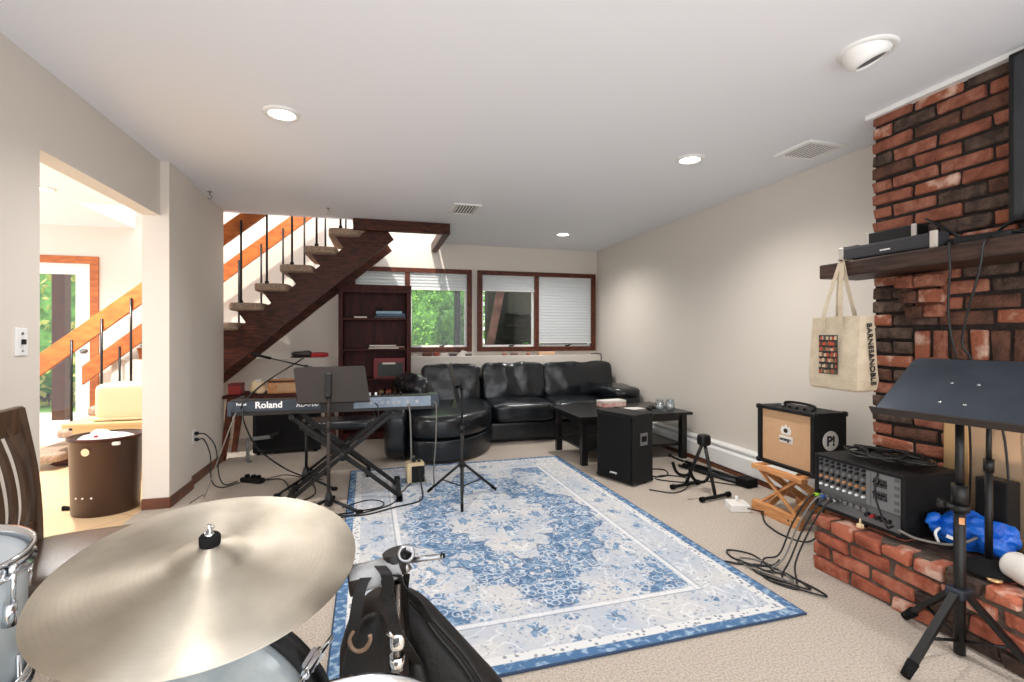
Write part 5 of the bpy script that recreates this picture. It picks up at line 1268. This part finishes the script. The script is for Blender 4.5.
m = MB(); m.tube([(tl.x, tl.y, .67), (tl.x, tl.y, .05)], .0115, 10, sm=False); m.cyl((tl.x, tl.y, .40), (tl.x, tl.y, .44), .019); m.sbox((tl.x, tl.y, .66), (.035, .035, .04), n=3, div=6); obj('stand_tube', m, M['chrome'], cs)
for a in (R(150), R(30), R(90)):
    e = Vector((tl.x+.2*math.cos(a), tl.y+.2*math.sin(a), .012)); m = MB(); m.tube([(tl.x, tl.y, .20), e], .009, 8, sm=False); l = obj('leg', m, M['chrome'], cs)
    m = MB(); m.sbox(e, (.03, .03, .024), n=3, div=6); obj('rubber_foot', m, M['blackmatte'], l)

def lug(parent, p, axis, out, L):
    """tension rod with lug along axis (unit) at point p on the shell"""
    m = MB(); m.cyl(p+out*.016, p+out*.016-axis*L, .0045, seg=8); m.sbox(p+out*.016, (.014, .014, .02), n=3, div=4); r_ = obj('tension_rod', m, M['chrome'], parent)
    m = MB(); q = p-axis*L; m.cyl(q-axis*.035+out*.008, q+axis*.01+out*.012, .012, .010, seg=12); obj('lug', m, M['chrome'], r_)
def drum(name, label, cen, axis, rad, depth, nl, hoopmat, shellmat, cat='drum', claws=False, group=None, rot0=0, ground=False):
    """axis points out of the top head; cen = centre of the top head"""
    cen = Vector(cen); axis = Vector(axis).normalized(); bottom = cen-axis*depth
    zb = min(cen.z, bottom.z)
    o = thing(name, label, cat, (cen.x if not ground else (cen.x+bottom.x)/2, cen.y if not ground else (cen.y+bottom.y)/2, 0 if ground else max(0, bottom.z)), 0, group)
    Mt = WM[o.name].inverted() @ Matrix.Translation(cen) @ Vector((0, 0, 1)).rotation_difference(axis).to_matrix().to_4x4()
    m = MB(); m.lathe([(rad, -.012), (rad, -depth+.012), (rad-.006, -depth+.012), (rad-.006, -.012), (rad, -.012)], 64, Mx=Mt); obj('shell', m, shellmat, o)
    for z, s, nm in ((0, 1, 'drumhead'), (-depth, -1, 'bottom_head')):
        m = MB(); m.lathe([(.001, z), (rad*.8, z), (rad-.006, z), (rad+.004, z-s*.008), (rad+.004, z-s*.014)], 64, Mx=Mt); obj(nm, m, M['drumhead'], o)
        m = MB(); a = rad+.004
        if claws: prf = [(a, z-s*.03), (a+.014, z-s*.03), (a+.016, z+s*.02), (a+.010, z+s*.024), (a, z+s*.02), (a, z-s*.03)]
        else: prf = [(a, z-s*.020), (a+.010, z-s*.020), (a+.010, z-s*.014), (a+.004, z-s*.012), (a+.004, z+s*.010), (a+.009, z+s*.012), (a+.009, z+s*.017), (a+.001, z+s*.017), (a, z+s*.0), (a, z-s*.020)]
        m.lathe(prf, 64, Mx=Mt); obj('hoop', m, hoopmat, o)
    for i in range(nl):
        a = rot0+2*PI*i/nl; out = (Mt.to_3x3() @ Vector((math.cos(a), math.sin(a), 0))).normalized(); ax = (Mt.to_3x3() @ Vector((0, 0, 1))).normalized()
        p = Mt @ Vector((rad*math.cos(a), rad*math.sin(a), 0))
        if claws:
            m = MB(); m.tube([p+out*.03+ax*.025, p+out*.036+ax*.0, p+out*.034-ax*.06], .010, 8); m.box(-.014, .014, -.006, .006, -.03, .03, Mx=Matrix.Translation(p+out*.026) @ Vector((0, 0, 1)).rotation_difference(ax).to_matrix().to_4x4()); c_ = obj('claw_hook', m, M['chrome'], o)
            m = MB(); m.cyl(p+out*.036-ax*.03, p+out*.03-ax*.15, .006, seg=8); tq = p+out*.05+ax*.0; m.tube([p+out*.036+ax*.0, p+out*.055+ax*.05], .006, 8, sm=False); obj('tension_rod', m, M['chrome'], c_)
        else: lug(o, p, ax, out, depth*.3)
    return o, Mt
# bass drum : axis straight away from the drummer
bdc = ld(-.687, 1.10, .305)
bdo, Mt = drum('bass_drum', 'silver shelled bass drum with black hoop below the cymbal', bdc, CAMF, .275, .36, 8, M['black'], M['shell'], claws=True, ground=True, rot0=R(-52))
for s in (-1, 1):
    b0 = ld(-.687+s*.20, .95, .16); b1 = ld(-.687+s*.36, 1.02, .012); iv = WM[bdo.name].inverted()
    m = MB(); m.tube([iv @ b0, iv @ b1], .009, 8, sm=False); sp_ = obj('spur', m, M['chrome'], bdo)
    m = MB(); m.sbox(iv @ b1, (.028, .028, .024), n=3, div=6); obj('rubber_foot', m, M['blackmatte'], sp_)
# tom at the left edge
tc = ld((-92-512)/490*.94, .94, 1.21-(571-336)/490*.94)
ax = (Vector((0, 0, 1))+CAMR*.04-CAMF*.03).normalized()
to, _ = drum('tom_drum', 'silver tom drum with chrome hoop at the lower left edge', tc, ax, .165, .26, 6, M['chrome'], M['shell'], group=None, rot0=R(-8))
iv = WM[to.name].inverted()
for a in (20, 140, 260):
    A_ = tc-ax*.20+CAMR*.165*math.cos(R(a))+CAMF*.165*math.sin(R(a)); B_ = Vector((A_.x, A_.y, .012))+(A_-tc)*.12; B_.z = .012
    m = MB(); m.tube([iv @ A_, iv @ B_], .006, 8, sm=False); l = obj('leg', m, M['chrome'], to)
    m = MB(); m.sbox(iv @ B_, (.03, .03, .024), n=3, div=6); obj('rubber_foot', m, M['blackmatte'], l)
# snare at the bottom edge
tc = ld((347-512)/490*.67, .67, 1.21-(764-336)/490*.67)
sn, _ = drum('snare_drum', 'snare drum of which only the chrome rim shows at the bottom edge', tc, (0, 0, 1), .145, .13, 8, M['chrome'], M['shell'])
iv = WM[sn.name].inverted()
m = MB(); b = tc.copy(); m.cyl(iv @ Vector((b.x, b.y, .10)), iv @ Vector((b.x, b.y, b.z-.15)), .011); st_ = obj('stand_tube', m, M['chrome'], sn)
for a in (30, 150, 270):
    m = MB(); m.tube([iv @ Vector((b.x, b.y, .25)), iv @ Vector((b.x+.2*math.cos(R(a)), b.y+.2*math.sin(R(a)), .012))], .008, 8, sm=False); l = obj('leg', m, M['chrome'], sn)
    m = MB(); m.tube([iv @ Vector((b.x, b.y, b.z-.17)), iv @ Vector((b.x+.15*math.cos(R(a)), b.y+.15*math.sin(R(a)), b.z-.16))], .007, 8, sm=False); obj('basket_arm', m, M['chrome'], st_)

M['gunmetal'] = pm('dark_chrome', (92, 84, 78), .25, metal=.9)
M['ringtan'] = pm('ring_tan', (128, 104, 84), .4, metal=.3)
# tom holder stand with taped clamp, and the bags hanging on it
D = .98
def P(u_, v_, d=D): return ld((u_-512)/490*d, d, 1.21-(v_-336)/490*d)
bp_ = P(397, 680); 
th = thing('tom_holder', 'chrome tom holder post with a grey taped clamp and rod', 'drum hardware', (bp_.x, bp_.y, 0))
iv = WM[th.name].inverted()
top = P(404, 578)
m = MB(); m.cyl(iv @ Vector((bp_.x, bp_.y, .03)), iv @ Vector((bp_.x, bp_.y, top.z-.01)), .0075); obj('post', m, M['gunmetal'], th)
for a in (20, 140, 260):
    m = MB(); m.tube([iv @ Vector((bp_.x, bp_.y, .12)), iv @ Vector((bp_.x+.15*math.cos(R(a)), bp_.y+.15*math.sin(R(a)), .012))], .008, 8, sm=False); obj('leg', m, M['chrome'], th)
m = MB(); m.tube([iv @ P(352, 580, .96), iv @ P(378, 573, .97), iv @ P(400, 564, .98)], lambda t: .027-.004*t, 16); gt = obj('taped_arm', m, M['duct'], th, label='grey tape wrapped arm')
m = MB(); m.tube([iv @ P(350, 581, .96), iv @ P(362, 578.5, .965)], .0285, 16, sm=False); obj('arm_sleeve', m, M['browncloth'], gt)
m = MB(); m.cyl(iv @ P(394, 551), iv @ P(399, 572), .024, .02); m.cyl(iv @ P(396, 553), iv @ P(409, 560), .014); cl_ = obj('clamp', m, M['black'], th)
m = MB(); m.lathe([(.012, -.006), (.017, -.006), (.017, .006), (.012, .006)], 20, Mx=Matrix.Translation(iv @ P(406, 553.5, .965)) @ Matrix.Rotation(R(70), 4, 'X')); m.cyl(iv @ P(402, 562), iv @ P(408, 571), .010); obj('clamp_ring', m, M['steel'], cl_)
m = MB(); m.tube([iv @ P(404, 561), iv @ P(443, 556)], .0058, 10, sm=False); rd_ = obj('rod', m, M['steel'], th)
m = MB(); m.cyl(iv @ P(441, 556), iv @ P(445, 555.5), .0062, .004); obj('rod_tip', m, M['blackmatte'], rd_)
m = MB(); m.sbox(iv @ P(397, 640), (.03, .03, .04), n=3, div=8); m.tube([iv @ P(397, 640), iv @ P(388, 632, .95)], .005, 6, sm=False); m.cyl(iv @ P(397, 655), iv @ P(397, 668), .015); obj('wing_clamp', m, M['chrome'], th)
# bag 1 (rounded, brownish)
def outl(L, d):
    c = P(sum(a for a, b in L)/len(L), sum(b for a, b in L)/len(L), d)
    Q = [(((a-512)/490*d), 1.21-(b-336)/490*d) for a, b in L]
    m = Matrix((( CAMR.x, CAMF.x, 0, CAMF.x*d), (CAMR.y, CAMF.y, 0, CAMF.y*d), (0, 0, 1, 0), (0, 0, 0, 1)))
    return [(p.x, p.z) for p in catmull([Vector((x, 0, z)) for x, z in Q+[Q[0]]], 5)[:-1]], m, c
L1 = [(343, 640), (352, 612), (368, 594), (386, 590), (398, 604), (404, 640), (408, 690), (404, 740), (372, 760), (348, 740), (343, 690)]
o1, m1, c1 = outl(L1, 1.10)
b1_ = thing('stick_bag', 'rounded brownish black bag hanging from the taped clamp', 'bag', (c1.x, c1.y, .30))
m = MB(); m.loft(o1, .075, m1); obj('bag_body', m, M['browncloth'], b1_, w=True)
m = MB(); o1b, _, _ = outl([(350, 650), (358, 622), (372, 604), (386, 604), (394, 630), (398, 690), (372, 730), (354, 720)], 1.08); m.loft(o1b, .035, Matrix.Translation(-CAMF*.065) @ m1); obj('front_pocket', m, M['cloth'], b1_, w=True)
m = MB(); m.tube([P(354, 630, .93), P(350, 638, .93), P(351, 646, .93), P(357, 651, .93), P(365, 649, .93), P(370, 641, .93), P(370, 635, .93)], .004, 8); obj('ring_hook', m, M['ringtan'], b1_, w=True)
for pth in ([P(352, 640, .93), P(358, 600, .93), P(362, 585, .935), P(366, 578, .94)], [P(384, 600, .95), P(388, 585, .94), P(386, 574, .93), P(380, 566, .94)]):
    Q = catmull(pth, 5); m = MB(); m.rings([[p+CAMR*.011+CAMF*.002, p-CAMR*.011+CAMF*.002, p-CAMR*.011-CAMF*.002, p+CAMR*.011-CAMF*.002] for p in Q], smooth=False); obj('strap', m, M['cloth'], b1_, w=True)
L2 = [(398, 590), (404, 588), (420, 596), (438, 614), (462, 640), (484, 664), (506, 690), (520, 730), (470, 770), (420, 770), (400, 720), (396, 650)]
o2, m2_, c2 = outl(L2, 1.25)
b2_ = thing('gig_bag', 'long black zipped gig bag slumping right from the taped clamp', 'bag', (c2.x, c2.y, .28))
m = MB(); m.loft(o2, .06, m2_); obj('bag_body', m, M['cloth'], b2_, w=True)
for off in (0, 9):
    Q = [P(403+off*.6, 590+off, 1.19), P(418+off*.3, 603+off, 1.188), P(440-off*.2, 627+off, 1.186), P(464-off*.3, 654+off, 1.186), P(488-off*.5, 690+off, 1.19)]
    m = MB(); m.tube(Q, .0055, 6); obj('zip_piping', m, M['black'], b2_, w=True)
o2b, m2b, _ = outl([(406, 660), (418, 655), (430, 690), (430, 740), (408, 750)], 1.175); m = MB(); m.loft(o2b, .02, m2b); obj('side_pocket', m, M['cloth'], b2_, w=True)
for pth in ([P(396, 575, .95), P(402, 588, 1.05), P(416, 600, 1.15), P(430, 622, 1.18)], [P(386, 580, .95), P(390, 600, .955), P(396, 628, .96), P(408, 648, 1.02), P(418, 664, 1.15)], [P(405, 574, 1.0), P(404, 595, 1.1), P(406, 640, 1.18)]):
    Q = catmull(pth, 5); m = MB(); m.rings([[p+CAMR*.010+CAMF*.002, p-CAMR*.010+CAMF*.002, p-CAMR*.010-CAMF*.002, p+CAMR*.010-CAMF*.002] for p in Q], smooth=False); obj('strap', m, M['cloth'], b2_, w=True)

# ================================================================== OUTDOORS
mb = MB(); mb.box(-12, 14, 6.75, 30, -.3, -.02); struct('ground_outside', mb, pm('grass', (96, 140, 58), .9, col2=(70, 108, 42), vscale=6), 'grass outside the windows')
def bush(cx, cy, cz, sx, sy, sz, n, label, mat, leaf=.09):
    t = thing('bush', label, 'bush', (cx, cy, -.02), 0, 'bushes outside the windows')
    m = MB()
    for i in range(n):
        v = Vector((rnd.gauss(0, 1), rnd.gauss(0, 1), rnd.gauss(0, 1))).normalized()*rnd.uniform(.7, 1.0)
        p = Vector((v.x*sx, v.y*sy, max(.02, cz+v.z*sz)))
        d = Vector((rnd.gauss(0, 1), rnd.gauss(0, 1), rnd.gauss(0, 1)-.3)).normalized(); s_ = d.orthogonal().normalized(); s_ = (Matrix.Rotation(rnd.uniform(0, 6.28), 3, d) @ s_)
        l = leaf*rnd.uniform(.6, 1.3); w = l*.32
        a, b, c, e = p, p+d*l*.5+s_*w, p+d*l, p+d*l*.5-s_*w
        for q in (b, e): q.z = max(.01, q.z)
        c.z = max(.01, c.z)
        m.bm.faces.new([m.bm.verts.new(q) for q in (a, b, c, e)])
    obj('foliage', m, mat, t)
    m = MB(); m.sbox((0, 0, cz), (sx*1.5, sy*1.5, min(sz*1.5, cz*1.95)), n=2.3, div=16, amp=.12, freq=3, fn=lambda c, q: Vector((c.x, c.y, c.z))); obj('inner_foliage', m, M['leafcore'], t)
    m = MB()
    for k in range(6):
        a = k*1.05; m.tube([(0, 0, 0), (sx*.3*math.cos(a), sy*.3*math.sin(a), cz*.5), (sx*.55*math.cos(a), sy*.55*math.sin(a), cz+sz*.3)], lambda t_: .04-.028*t_, 6)
    obj('stems', m, M['darkwood'], t)
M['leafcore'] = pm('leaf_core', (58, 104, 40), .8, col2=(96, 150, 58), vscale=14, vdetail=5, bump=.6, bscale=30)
g1 = leaf_mat('leaf_bright', (62, 128, 30), (158, 214, 84)); g2 = leaf_mat('leaf_mid', (70, 120, 60), (130, 180, 96)); g3 = leaf_mat('leaf_yellow', (150, 160, 60), (210, 200, 130))
bush(-.72, 10.6, 1.6, 1.0, .9, 1.9, 9000, 'bright green bush filling the left part of the leafy window', g1, .075)
bush(1.36, 10.4, 1.6, 1.0, .9, 1.9, 9000, 'bright green bush behind the dark post outside', g1, .075)
bush(.4, 12.5, 2.4, 2.6, 1.0, 2.6, 4600, 'taller green bush at the back of the garden', g2, .18)
bush(2.35, 7.45, .55, .6, .16, .58, 1500, 'low green shrub at the bottom of the dark window view', g2, .09)
bush(1.25, 8.35, 1.1, .35, .2, .9, 1500, 'narrow green shrub at the left of the dark window view', g2, .10)
bush(-5.6, 10.5, 1.9, 2.0, 1.0, 2.2, 4200, 'yellow green bush outside the hall door', g3, .15)
bush(-4.7, 13.6, 2.2, 2.2, 1.0, 2.6, 4000, 'far yellow green bush behind the hall door post', g3, .17)
m = MB(); m.box(-.045, .045, -.045, .045, 0, 3.2, bev=.006); t = thing('deck_post', 'dark deck post outside the leafy window', 'post', (1.215, 7.75, -.02)); obj('post_shaft', m, M['blackwood'], t)
m = MB(); m.box(-.08, .08, -.08, .08, 0, .12, bev=.01); obj('post_base', m, M['blackwood'], t)
m = MB(); m.box(-.07, .07, -.07, .07, 0, 3.2, bev=.006); t = thing('porch_post', 'brown wooden porch post outside the hall door', 'post', (-3.95, 7.65, -.02)); obj('post_shaft', m, M['framewood'], t)
m = MB(); m.box(-.1, .1, -.1, .1, 0, .12, bev=.01); obj('post_base', m, M['framewood'], t)
m = MB(); m.box(-7, -2.6, 6.75, 9.0, -.02, .05); struct('porch', m, pm('porch_concrete', (196, 192, 190), .9), 'pale porch floor outside the hall door')
# outdoor stair seen through the dark window
os_ = thing('outdoor_stair', 'wooden outdoor stair with painted shade seen through the right hand window', 'stairs', (2.1, 7.9, -.02))
m = MB(); m.prism([(1.64, .8), (1.76, .8), (2.02, 2.1), (2.02, 2.6), (1.93, 2.3)], 7.72, 7.78, 'y', bev=.004); obj('stringer', m, pm('weathered_boards', (96, 70, 64), .8, col2=(70, 48, 44), vscale=7), os_, w=True)
m = MB(); m.box(1.74, 4.2, 8.05, 8.12, 0, 2.6, bev=.004); obj('board_wall', m, pm('shade_olive_boards', (40, 42, 32), .8, col2=(28, 30, 24), vscale=6, stretch=(12, 12, .6)), os_, w=True)  # shadow under the stair is put into the dark olive colour
for i in range(8):
    m = MB(); m.box(1.80+.04*i, 2.5, 7.80, 8.04, .15+.2*i, .19+.2*i, bev=.004); obj('step', m, M['blackwood'], os_, w=True)

# ================================================================== LIGHT, WORLD, CAMERA
W = bpy.data.worlds.new('World'); bpy.context.scene.world = W; W.use_nodes = True
bg = W.node_tree.nodes['Background']; bg.inputs['Color'].default_value = (.96, .98, 1.0, 1); bg.inputs['Strength'].default_value = 1.9
sl = bpy.data.lights.new('sun', 'SUN'); sl.energy = 3.2; sl.angle = R(1.5); sl.color = (1, .93, .82)
so = bpy.data.objects.new('sun', sl); C.objects.link(so)
el = R(56); az = R(20); so.rotation_euler = Vector((math.cos(el)*math.sin(az), math.cos(el)*math.cos(az), -math.sin(el))).to_track_quat('-Z', 'Y').to_euler()
so.location = (0, -3, 8)
cd = bpy.data.cameras.new('camera'); co = bpy.data.objects.new('camera', cd); C.objects.link(co)
cd.sensor_width = 36; cd.lens = 490/1024*36; cd.shift_y = -5/1024; cd.clip_start = .02
co.location = (0, 0, 1.21); co.rotation_euler = (PI/2, 0, -TH)
sc = bpy.context.scene; sc.camera = co
sc.view_settings.view_transform = 'Standard'; sc.view_settings.look = 'None'; sc.view_settings.gamma = 1; sc.view_settings.use_curve_mapping = False
sc.view_settings.exposure = 0.66
